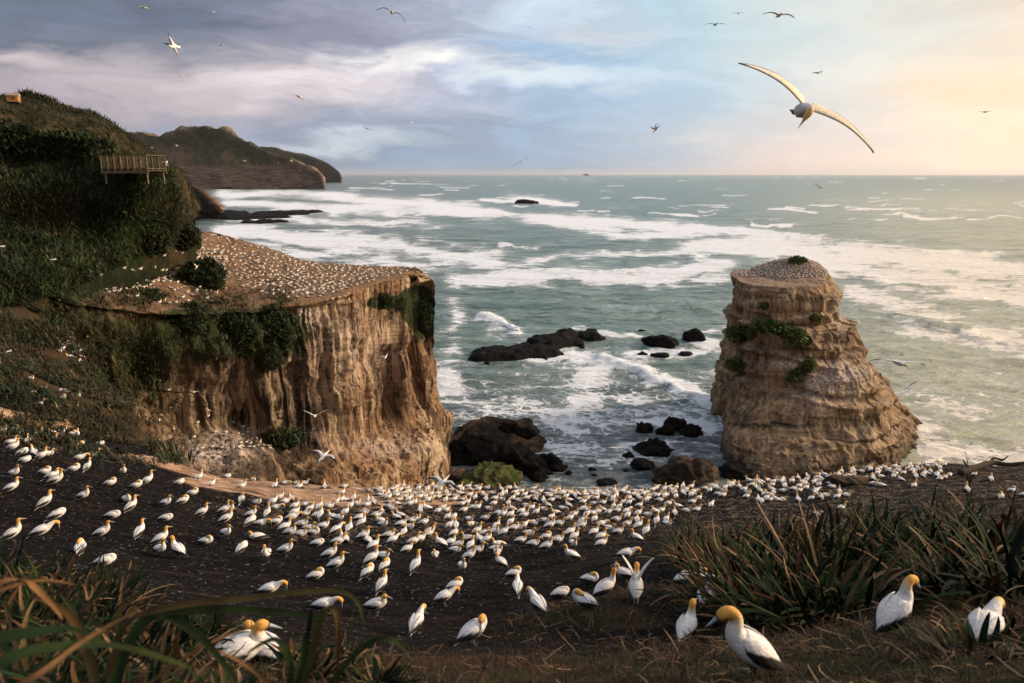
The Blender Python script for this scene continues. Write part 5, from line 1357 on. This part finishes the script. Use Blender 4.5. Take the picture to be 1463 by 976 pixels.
for i, (x, y, h, n, dry, lab) in enumerate(fx):
    p = at_fg(x, y); flax('flax_plant', p[0], p[1], h * .95, n + 10, 40 + i, dry * .75, .085, label=lab, spread=.34, emin=22, emax=84)
# lone spiky plant and long leaves standing above the right rim
p = at_fg(1382, 700); flax('flax_plant', p[0], p[1], 2.1, 10, 91, .3, .07, label='tall lone spiky leaves rising against the sea at the right', emin=78, emax=92, spread=.03)
p = at_fg(1345, 745); flax('flax_plant', p[0], p[1], 1.9, 14, 92, .5, .06, label='reddish upright leaves left of the tall lone spiky leaves', emin=60, emax=85, spread=.05)
p = at_fg(1400, 820); flax('flax_plant', p[0], p[1], 1.5, 16, 93, .1, .10, label='broad pale green blades standing in front of the right-hand thicket', emin=60, emax=88, spread=.08)
# second, nearer row of the right-hand thicket
for i, (x, y, h, n, dry, wd, lab) in enumerate([
    (1060, 880, 1.15, 110, .35, .05, 'flax with many bleached broken stalks right behind the nearest gannet'), (1110, 885, 1.2, 120, .15, .06, 'near black-green flax clump, front row, third from the curl-necked gannet'),
    (1160, 885, 1.2, 120, .1, .06, 'near black-green flax clump, front row, second from the curl-necked gannet'), (1205, 872, 1.1, 100, .1, .06, 'near black-green flax clump touching the curl-necked gannet on its left'),
    (1345, 850, .9, 80, .1, .05, 'low green flax between the curl-necked and the half-hidden gannet'), (1395, 930, .50, 70, .45, .04, 'low tuft with dry stalks in front of the half-hidden gannet'),
    (1425, 905, .55, 70, .45, .035, 'dry stalks on the left of the half-hidden gannet'), (1010, 850, .8, 80, .6, .03, 'dry reeds between the facing gannets and the flax')]):
    p = at_fg(x, y); flax('flax_plant', p[0], p[1], h * .85, n + 10, 240 + i, dry * .8, wd * 1.5, label=lab, spread=.34, emin=20, emax=82)
# left bottom: close, out-of-focus leaves
names = ['at the left edge, uppermost of the bottom left thicket', 'on the dark soil edge, tip of the bottom left thicket', 'with bent brown tips, upper middle of the bottom left thicket', 'right above the blurred pair of gannets', 'at the left edge, second from top in the bottom left thicket', 'in the centre of the bottom left thicket',
         'left of the blurred pair of gannets', 'at the left edge near the bottom corner', 'low in the bottom left thicket, between corner and pair', 'directly below the blurred pair of gannets', 'right of the blurred pair of gannets', 'at the right end of the bottom left thicket', 'in the very bottom left corner', 'at the bottom edge, right of the corner', 'at the bottom edge below the blurred pair', 'at the bottom edge, rightmost of the blurred leaves', 'small, between the dark soil and the grass right of the pair']
for i, (x, y, h, n, dry) in enumerate([(20, 850, .75, 110, .3), (150, 862, .62, 90, .6), (90, 880, .8, 110, .4), (300, 905, .36, 70, .5), (10, 920, .7, 110, .25), (130, 935, .62, 110, .35),
        (235, 945, .5, 100, .35), (30, 1000, .6, 90, .3), (170, 1010, .5, 90, .3), (330, 1015, .34, 80, .3), (440, 965, .36, 90, .35), (535, 975, .32, 80, .45), (-20, 1080, .4, 60, .3), (160, 1100, .34, 60, .25), (340, 1090, .28, 60, .3), (480, 1060, .30, 60, .35), (495, 935, .3, 50, .6)]):
    p = at_fg(x, y); flax('flax_plant', p[0], p[1], h, int(n * 1.7), 340 + i, dry * .45, .040 if y > 990 else .052, label='blurred flax ' + names[i], spread=.34, emin=12, emax=78)

def strap(path, w, c0, c1, n=30):
    p = crom(np.array([P(*q) for q in path]), n); T = np.gradient(p, axis=0); T /= np.linalg.norm(T, axis=1)[:, None]
    vd = np.array([.1, -.35, 1.0]); S = np.cross(T, vd); l = np.linalg.norm(S, axis=1)[:, None]; S = np.where(l > .15, S / np.maximum(l, .15), np.array([1, 0, 0.]))
    t = np.linspace(0, 1, n); ww = w * np.interp(t, [0, .2, .6, .92, 1], [.7, 1, .9, .4, .04])[:, None] / 2; up = np.cross(S, T); up = up / np.maximum(np.linalg.norm(up, axis=1)[:, None], .2)
    V = np.stack([p - S * ww + up * ww * .45, p, p + S * ww + up * ww * .45], 1).reshape(-1, 3); C = np.repeat(np.array(c0)[None] * (1 - t[:, None]) + np.array(c1)[None] * t[:, None], 3, 0)
    return V, gridfaces(n, 3).tolist(), C
G1, G2, B1, B2 = (.010, .020, .007), (.026, .038, .010), (.09, .045, .018), (.18, .095, .04)
def strap_plant(lst, label):
    V, fs, C = merge([strap(*a) for a in lst]); o = link('flax_plant', make_mesh('flax_plant', V, fs, M_LEAF, {'Col': C})); tag(o, label, 'flax plant')
strap_plant([([(-120, 1060, 1.5), (0, 950, 1.6), (110, 925, 1.75), (190, 930, 1.9), (275, 955, 2.0)], .042, G1, G2), ([(-120, 1060, 1.5), (40, 975, 1.55), (110, 925, 1.7), (160, 893, 1.85), (200, 872, 2.0)], .022, B2, B1),
    ([(-120, 1060, 1.5), (-30, 930, 1.7), (60, 905, 1.8), (110, 903, 1.9), (150, 920, 1.95)], .045, G1, G1), ([(-120, 1060, 1.5), (-90, 900, 2.2), (0, 835, 2.3), (40, 835, 2.4), (70, 860, 2.4), (90, 885, 2.4)], .03, B1, B2), ([(-120, 1060, 1.5), (-80, 880, 2.4), (0, 845, 2.5), (60, 830, 2.6), (110, 836, 2.7)], .022, B2, B1)], 'long blurred leaves arching in from the bottom left corner')
strap_plant([([(150, 1050, 2.2), (160, 960, 2.4), (185, 890, 2.5), (260, 866, 2.5), (340, 858, 2.5), (420, 848, 2.5), (485, 846, 2.5), (512, 862, 2.45), (520, 895, 2.4)], .034, B1, G2), ([(150, 1050, 2.2), (170, 960, 2.4), (215, 885, 2.5), (300, 873, 2.5), (400, 876, 2.5), (470, 886, 2.5)], .050, G2, G1),
    ([(150, 1050, 2.2), (180, 930, 2.4), (225, 878, 2.5), (290, 915, 2.4), (345, 985, 2.2)], .048, G1, G2), ([(150, 1050, 2.2), (130, 950, 2.4), (100, 880, 2.5), (40, 850, 2.6)], .04, G1, B1), ([(150, 1050, 2.2), (205, 985, 2.4), (290, 925, 2.5), (350, 900, 2.6)], .02, B1, B2)], 'blurred plant whose leaves reach right across the pair of gannets')
strap_plant([([(400, 1060, 2.2), (425, 980, 2.3), (440, 910, 2.4), (446, 868, 2.4)], .035, G2, G1), ([(400, 1060, 2.2), (440, 960, 2.3), (458, 890, 2.35), (475, 870, 2.35), (484, 900, 2.3), (480, 985, 2.25)], .032, G2, B1), ([(400, 1060, 2.2), (415, 960, 2.3), (395, 915, 2.35), (350, 935, 2.3)], .03, G1, G2),
    ([(400, 1060, 2.2), (470, 980, 2.3), (520, 925, 2.4), (560, 915, 2.4), (590, 945, 2.4)], .03, G1, G2), ([(400, 1060, 2.2), (385, 985, 2.3), (350, 950, 2.4), (300, 925, 2.4)], .018, B1, B2)], 'blurred upright leaves right of the pair of gannets, at the bottom edge')

# ---- grass: one object of blades over the near ground
def grass(n, region, hgt, width, cols, seed, dens=None, colmul=1.0):
    rg = np.random.default_rng(seed); x = rg.uniform(region[0], region[1], n); y = rg.uniform(region[2], region[3], n)
    z = fg_z(x, y); px, py = proj(np.stack([x, y, z], -1)); keep = (px > -150) & (px < 1620) & (py > 600) & (py < 1150)
    if dens is not None: keep &= rg.random(n) < dens(px, py, x, y)
    x, y, z = x[keep], y[keep], z[keep]; N = len(x); hgt = hgt * (.55 + 1.3 * sm(-.3, .5, fbm(np.stack([x, y, x * 0], -1) / .35, 3, seed + 60))); lc = .6 + .9 * sm(-.3, .5, fbm(np.stack([x, y, x * 0], -1) / .8, 3, seed + 70)); colmul = (colmul * lc)[:, None]; c0 = cols[rg.integers(0, len(cols), N)] * colmul
    return blades(np.stack([x, y, z - .01], -1), rg.uniform(0, 6.28, N), hgt * rg.uniform(.4, 1.3, N), width * rg.uniform(.6, 1.3, N), np.radians(rg.uniform(30, 88, N)), np.radians(rg.uniform(0, 80, N)), c0 * .8, c0 * 1.25, 3)
def dn(px, py, x, y):
    q = np.stack([x, y, x * 0], -1); nz = fbm(q / .9, 3, 3)
    d = np.clip(sm(9.0, 6.0, y + nz * 1.5) * sm(-7, -3, x + y*.6), 0, 1) + ell(px, py, 850, 885, 100, 18) * 2 + ell(px, py, 780, 905, 60, 12) + ell(px, py, 950, 860, 100, 18) * 1.2
    d = d + sm(1.0, 2.2, x) * sm(14, 10, y); return np.clip(d * (.75 + nz), 0, 1)
brown = np.array([(.035, .017, .009), (.06, .029, .014), (.018, .011, .006), (.12, .062, .030), (.013, .014, .006)])
gg = np.array([(.010, .018, .006), (.020, .030, .009), (.034, .034, .012), (.007, .012, .005)])
parts = [grass(110000, (-5.5, 9.5, 2.2, 14.5), .10, .006, brown, 1, dn), grass(60000, (-5.5, 10, 2.2, 14.5), .13, .006, gg, 2, lambda px, py, x, y: dn(px, py, x, y) * (.35 + .65 * (1.3 * ell(px, py, 830, 888, 110, 24) + sm(1080, 1250, px))))]
def litter(n, region, seed, dens):
    rg = np.random.default_rng(seed); x = rg.uniform(region[0], region[1], n); y = rg.uniform(region[2], region[3], n); z = fg_z(x, y); px, py = proj(np.stack([x, y, z], -1))
    k = (px > -150) & (px < 1620) & (rg.random(n) < dens(px, py, x, y)); x, y, z = x[k], y[k], z[k]; N = len(x); c = DRY[rg.integers(0, 5, N)] * rg.uniform(.2, .65, N)[:, None]
    return blades(np.stack([x, y, z + rg.uniform(0, .05, N)], -1), rg.uniform(0, 6.28, N), rg.uniform(.10, .42, N), rg.uniform(.008, .028, N), np.radians(rg.uniform(0, 38, N)), np.radians(rg.uniform(5, 55, N)), c, c * 1.2, 5, .3, rg.normal(size=N) * .4)
parts.append(litter(9000, (-5, 9, 2.4, 14), 17, lambda px, py, x, y: np.clip(dn(px, py, x, y) * .8 * (.4 + 1.2 * sm(-.2, .4, fbm(np.stack([x, y, x * 0], -1) / .9, 3, 29))), 0, 1)))
o_ = 0; Vs, Fs, Cs = [], [], []
for V, Fc, C in parts: Vs.append(V); Fs.append(Fc + o_); Cs.append(C); o_ += len(V)
g = link('grass', make_mesh('grass', np.concatenate(Vs), np.concatenate(Fs), M_GRASS, {'Col': np.concatenate(Cs)})); g['kind'] = 'stuff'; g['label'] = 'short brown and green grass on the near ground'; g['category'] = 'grass'

# ---- scrub over the hillsides and the left slope: one object of leafy tufts
def tufts(P0, N0, n_blade, size, seed, cols, spread=1.0, up=.8):
    rg = np.random.default_rng(seed); n = len(P0); base = np.repeat(P0, n_blade, 0) + rg.normal(size=(n * n_blade, 3)) * np.repeat(size, n_blade)[:, None] * np.array([.35, .35, .15]) * spread
    sz = np.repeat(size, n_blade); pn_ = fbm(P0 / 5, 3, 31); pb_ = sm(.05, .45, fbm(P0 / 7 + 9, 3, 33))[:, None] * .65; cb_ = cols[rg.integers(0, len(cols), n)] * (1 + .7 * pn_)[:, None]; cb_ = cb_ * (1 - pb_) + np.array([.062, .044, .022]) * pb_; ct = np.repeat(cb_, n_blade, 0) * rg.uniform(.6, 1.5, n * n_blade)[:, None]
    return blades(base, rg.uniform(0, 6.28, len(base)), sz * rg.uniform(.6, 1.2, len(base)), sz * rg.uniform(.08, .20, len(base)), np.radians(rg.uniform(20, 88, len(base))), np.radians(rg.uniform(10, 90, len(base))), ct * .7, ct * 1.3, 3)
def sample_grid(G, n, seed, cond):
    rg = np.random.default_rng(seed); i = rg.integers(0, G.shape[0] - 1, n * 3); j = rg.integers(0, G.shape[1] - 1, n * 3); f = rg.random((2, n * 3, 1))
    p = G[i, j] * (1 - f[0]) * (1 - f[1]) + G[i + 1, j] * f[0] * (1 - f[1]) + G[i, j + 1] * (1 - f[0]) * f[1] + G[i + 1, j + 1] * f[0] * f[1]
    px, py = proj(p); k = cond(px, py, p, rg); return p[k][:n]
sg = np.array([(.016, .032, .011), (.026, .046, .015), (.040, .062, .020), (.034, .034, .015), (.065, .068, .028)])
sb_ = np.array([(.050, .040, .020), (.075, .052, .026), (.030, .034, .016), (.095, .070, .035)])
Vs, Fs, Cs = [], [], []; o_ = 0
def slope_pts(n, seed):
    rg = np.random.default_rng(seed); x = rg.uniform(-62, -20, n); y = rg.uniform(28, 66, n); k = y < np.interp(x, rx_, ry_) - .3; x, y = x[k], y[k]
    p = np.stack([x, y, fg_z(x, y)], -1); px, py = proj(p); q = fbm(p / 5, 3, 12); k = (px > -330) & (q > -.25) & (rg.random(len(x)) < sm(30, 42, y + q * 8)) ; return p[k]
def addt(t3):
    global o_
    V, Fc, C = t3; Vs.append(V); Fs.append(Fc + o_); Cs.append(C); o_ += len(V)
p = sample_grid(HG, 33000, 5, lambda px, py, q, r: (px > -320) & (px < 330) & (py < 440) & (py < 334 + np.clip(282 - px, 0, 400) * .42) & ~((ell(px, py, 130, 330, 90, 40) > .5) & (r.random(len(px)) < .8)))
pxx, pyy = proj(p); addt(tufts(p, None, 9, np.random.default_rng(1).uniform(.35, 1.0, len(p)) * (1.0 + .4 * (pyy < 230)), 6, sg))
p = sample_grid(HG, 14000, 15, lambda px, py, q, r: (ell(px, py, 130, 330, 110, 60) > .4)); addt(tufts(p, None, 8, np.full(len(p), .4), 16, np.array([(.030, .062, .013), (.042, .075, .018)])))
p = sample_grid(GA, 16000, 7, lambda px, py, q, r: (px > -330) & (py < 330)); addt(tufts(p, None, 7, np.random.default_rng(2).uniform(.5, 1.5, len(p)), 8, np.concatenate([sg, sb_])))
p = sample_grid(H, 5000, 9, lambda px, py, q, r: (r.random(len(px)) < np.clip(ell(px, py, 120, 560, 90, 60) * .9 + ell(px, py, 210, 500, 110, 50) * .5 + ell(px, py, 60, 470, 90, 60) + ell(px, py, 320, 470, 80, 30) * .5 + ell(px, py, 405, 625, 32, 14), 0, 1)) & (q[:, 1] < 100)); addt(tufts(p, None, 8, np.random.default_rng(3).uniform(.3, 1.1, len(p)), 10, np.concatenate([sg, sb_])))
p = slope_pts(32000, 11); addt(tufts(p, None, 8, np.random.default_rng(4).uniform(.18, .85, len(p)), 12, np.concatenate([sg, sb_])))
rim = []
rg_ = np.random.default_rng(44)
for _i in range(750):
    x_ = rg_.uniform(60, 430); y_ = np.interp(x_, [60, 150, 250, 330, 430], [405, 424, 434, 430, 428]) + rg_.normal() * 9
    h_ = hit(x_, y_, [BV_HD])
    if h_ is not None and h_[3] < 110 and pn(np.array([[x_ / 22, y_ / 40, 3.3]]), 5)[0] > -.12: rim.append(np.array(h_[0]))
addt(tufts(np.array(rim), None, 9, rg_.uniform(.25, .9, len(rim)), 45, np.concatenate([sg, sb_])))
s = link('scrub', make_mesh('scrub', np.concatenate(Vs), np.concatenate(Fs), M_GRASS, {'Col': np.concatenate(Cs)})); s['kind'] = 'stuff'; s['label'] = 'dark green scrub and flax covering the hillside'; s['category'] = 'scrub'

# ---- single bushes
def bush(px_, py_, w, h, label, trees, n=2600, cols=sg, name='bush', stack=False, push=.2, leaf=.10):
    hh = hit(px_, py_, trees)
    if hh is None: print('no hit', label); return
    c = np.array(hh[0]); k = hh[3] / 1000; rx = w * k / 2; rz = h * k / 2
    rg = np.random.default_rng(int(px_ * 7 + py_)); d = rg.normal(size=(n, 3)); d /= np.linalg.norm(d, axis=1)[:, None]
    r = rg.uniform(.55, 1, n) ** .5; lump = 1 + .35 * fbm(d * 1.8 + px_, 3, 9)
    p = d * (r * lump)[:, None] * np.array([rx, rx * .8, rz])
    lf = leaf * max(rx, .7) * rg.uniform(.6, 1.5, n)
    col = cols[rg.integers(0, len(cols), n)] * (1 + .5 * fbm(d * 2.2 + 5, 2, 4))[:, None]
    V, Fc, C = blades(p, rg.uniform(0, 6.28, n), lf * 2.0, lf * .9, np.radians(rg.uniform(-20, 85, n)), np.radians(rg.uniform(0, 60, n)), col * .8, col * 1.3, 2)
    o = link(name, make_mesh(name, V, Fc, M_GRASS, {'Col': C}), loc=c + np.array([0, -rx * push, rz * .25])); tag(o, label, 'bush'); return o
HDT = [BV_HD]
for a in [(293, 402, 56, 46, 'round dark bush standing alone on the brown plateau slope', HDT, 5200), (275, 462, 44, 48, 'dark bush on the cliff edge left of the large shrub mass', HDT, 3600),
          (345, 478, 60, 50, 'left lobe of shrubs hanging over the shaded cliff edge', HDT, 4600), (392, 478, 62, 62, 'large shrub hanging over the cliff edge, greenest of the group', HDT, 5600), (385, 515, 40, 40, 'lower shrub hanging under the greenest shrub', HDT, 2600),
          (545, 432, 36, 20, 'small dark shrub high on the sunlit cliff wall', HDT, 2200), (604, 455, 34, 56, 'dark shrub clinging to the nose of the cliff', HDT, 4000), (576, 436, 14, 18, 'little shrub between the two shrubs on the cliff wall', HDT, 900), (558, 452, 10, 14, 'tiny shrub lowest on the sunlit cliff wall', HDT, 600),
          (405, 628, 60, 24, 'low green shrub on the ledge at the cliff foot', HDT, 2200), (215, 425, 40, 18, 'low shrub at the left of the plateau slope', HDT, 1800)]:
    bush(*a)
gr2 = np.array([(.075, .12, .025), (.11, .15, .035), (.16, .17, .05), (.05, .075, .02)])
STT = [BV_STALL]
for a in [(1060, 480, 42, 20, 'bright green patch of plants, leftmost on the stack ledge', STT, 1500, gr2), (1102, 468, 44, 14, 'bright green plants along the middle of the stack ledge', STT, 1500, gr2), (1134, 480, 30, 18, 'green plants at the right end of the stack ledge', STT, 1100, gr2),
          (1092, 436, 12, 9, 'small tuft high on the left face of the stack', STT, 400, gr2), (1166, 455, 17, 9, 'small green tuft on the right shoulder of the stack', STT, 500, gr2), (1156, 523, 18, 18, 'green shrub in the middle of the stack face', STT, 800, gr2),
          (1052, 522, 30, 16, 'green cushion on the lower left ledge of the stack', STT, 800, gr2), (1135, 540, 24, 18, 'yellowish plants below the middle shrub of the stack', STT, 700, gr2), (1139, 374, 22, 9, 'round green cushion crowning the top of the stack', STT, 1200, gr2), (1140, 490, 20, 10, 'small plants hanging under the right end of the stack ledge', STT, 500, gr2)]:
    bush(*a, name='shrub', push=.1, leaf=.16)
HLT = [BV_HL]
for k, (x, y, w, h) in enumerate([(25, 200, 70, 36), (80, 205, 60, 34), (130, 208, 54, 34), (262, 330, 44, 36), (215, 340, 50, 34)]):
    lab = ['dark bush at the left end of the hill crest', 'dark bush in the middle of the hill crest', 'dark bush on the crest left of the timber lookout', 'dark bush at the foot of the hillside beside the plateau birds', 'bush left of the one beside the plateau birds'][k]
    bush(x, y + 12, w, h, lab, HLT, 3600, sg * .8)

# ------------------------------------------------------------------ timber lookout
M_WOOD = simple('weathered_timber', (.15, .115, .07), .85, .2, .35, 5, .3)
D0 = 77.0; a0 = P(159, 243, D0); b0 = P(225, 245, D0 - 1); 
look = link('viewing_platform', None, loc=(a0 + b0) / 2); tag(look, 'timber viewing platform with railings on the green hillside', 'lookout')
ctr = (a0 + b0) / 2; wv = (b0 - a0); Lw = np.linalg.norm(wv[:2]); ang = math.atan2(wv[1], wv[0]); dep = 3.0; RH = 1.6
def lbox(name, cx, cy, cz, sx, sy, sz, parent=look):
    V, Fc = box((cx, cy, cz), (sx, sy, sz)); o = link(name, make_mesh(name, V, Fc, M_WOOD, smooth=False), parent); return o
look.rotation_euler = (0, 0, ang)
V_, F_, o_2 = [], [], 0
for k in range(16):
    V, Fc = box((0, -dep / 2 + (k + .5) * dep / 16, 0), (Lw, dep / 16 - .02, .05)); V_.append(V); F_ += [[i + o_2 for i in f] for f in Fc]; o_2 += 8
link('deck', make_mesh('deck', np.concatenate(V_), F_, M_WOOD, smooth=False), look)
lbox('beam', 0, -dep / 2 + .05, -.17, Lw + .1, .10, .22); lbox('beam', 0, dep / 2 - .05, -.17, Lw + .1, .10, .22)
for sx in (-1, 1):
    for sy in (-1, 1): lbox('support_post', sx * (Lw / 2 - .3), sy * (dep / 2 - .2), -.72, .14, .14, 1.3)
for sy in (-1, 1):
    yy = sy * (dep / 2 - .04)
    lbox('top_rail', 0, yy, RH, Lw + .16, .12, .07); lbox('lower_rail', 0, yy, .22, Lw, .06, .07)
    for k in range(8): lbox('railing_post', -Lw / 2 + .06 + k * (Lw - .12) / 7, yy, RH / 2, .10, .10, RH - .08)
    V_, F_, o_2 = [], [], 0
    for k in range(43):
        if k % 6 == 0: continue
        V, Fc = box((-Lw / 2 + .06 + k * (Lw - .12) / 42, yy, RH / 2 + .1), (.022, .022, RH - .36)); V_.append(V); F_ += [[i + o_2 for i in f] for f in Fc]; o_2 += 8
    link('balusters', make_mesh('balusters', np.concatenate(V_), F_, M_WOOD, smooth=False), look)
xx = Lw / 2 - .04
lbox('top_rail', xx, 0, RH + .001, .12, dep - .2, .06); lbox('lower_rail', xx, 0, .22, .06, dep - .24, .06)
V, Fc = box((xx + .9, 0, -.5), (1.4, 1.4, .05)); 

# small hut on the crest; orange light is put into its wall colour
hp = hit(20, 150, [BVHTree.FromPolygons(GA.reshape(-1, 3).tolist(), gridfaces(GA.shape[0], GA.shape[1]).tolist())])
if hp is not None:
    c = P(20, 146, hp[0][1] + 1); hut = link('hut', None, loc=c, rot=(0, 0, .3), scale=.8); tag(hut, 'small orange-lit hut on the hill crest at the far left', 'hut')
    M_HW = simple('orange_lit_cladding', (.40, .20, .07), .8, .3, .15, 2); M_HR = simple('pale_roof', (.30, .24, .17), .8, .3, .1, 2); M_HG = simple('window_glass', (.05, .05, .06), .1, .6, .1, 2)
    V, Fc = box((0, 0, .9), (3.0, 2.4, 1.8)); link('wall', make_mesh('wall', V, Fc, M_HW, smooth=False), hut)
    V = np.array([(-1.7, -1.45, 1.805), (1.7, -1.45, 1.805), (1.7, 1.45, 1.805), (-1.7, 1.45, 1.805), (-1.7, 0, 2.6), (1.7, 0, 2.6)]); link('roof', make_mesh('roof', V, [[0, 1, 2, 3][::-1], [0, 1, 5, 4], [2, 3, 4, 5], [0, 4, 3], [1, 2, 5]], M_HR, smooth=False), hut)
    V, Fc = box((.3, -1.203, 1.0), (.8, .04, .7)); link('window', make_mesh('window', V, Fc, M_HG, smooth=False), hut)

# ------------------------------------------------------------------ driftwood on the right rim and small items
M_DRY = simple('bare_branch', (.055, .038, .026), .9, .2, .4, 6, .4)
def branch(pts, rads, name, label, cat='branch', subs=()):
    allp = [sweep(pts, np.array(rads), 8, 24) + (np.zeros(3),)]
    for p2, r2 in subs: allp.append(sweep(p2, np.array(r2), 6, 14) + (np.zeros(3),))
    V, fs, C = merge(allp); V = V + fbm(V * 4, 2, 6)[:, None] * .02
    o = link(name, make_mesh(name, V, fs, M_DRY)); tag(o, label, cat); return o
Yb = 30.0
q = lambda x, y, d=0: P(x, y, Yb + d)
branch([q(1372, 676), q(1395, 668, .5), q(1418, 661, 1), q(1440, 664, .8), q(1470, 660, .5)], [.16, .15, .13, .10, .07], 'driftwood_branch', 'dark bare branch lying along the rim at the right edge',
       subs=[([q(1415, 662, 1), q(1420, 655, 1.2), q(1432, 657, 1.2), q(1440, 652, 1.2)], [.08, .07, .05, .02]), ([q(1390, 670, .5), q(1380, 664, .6), q(1376, 657, .7)], [.07, .05, .02])])
p0 = at_fg(1210, 690); 
rk = link('boulder', rock_mesh(77, 1.6, 1.0, .55, M_BROWN, 34), loc=p0); tag(rk, 'low brown rock on the slope right of centre, in front of the right-hand group', 'boulder')
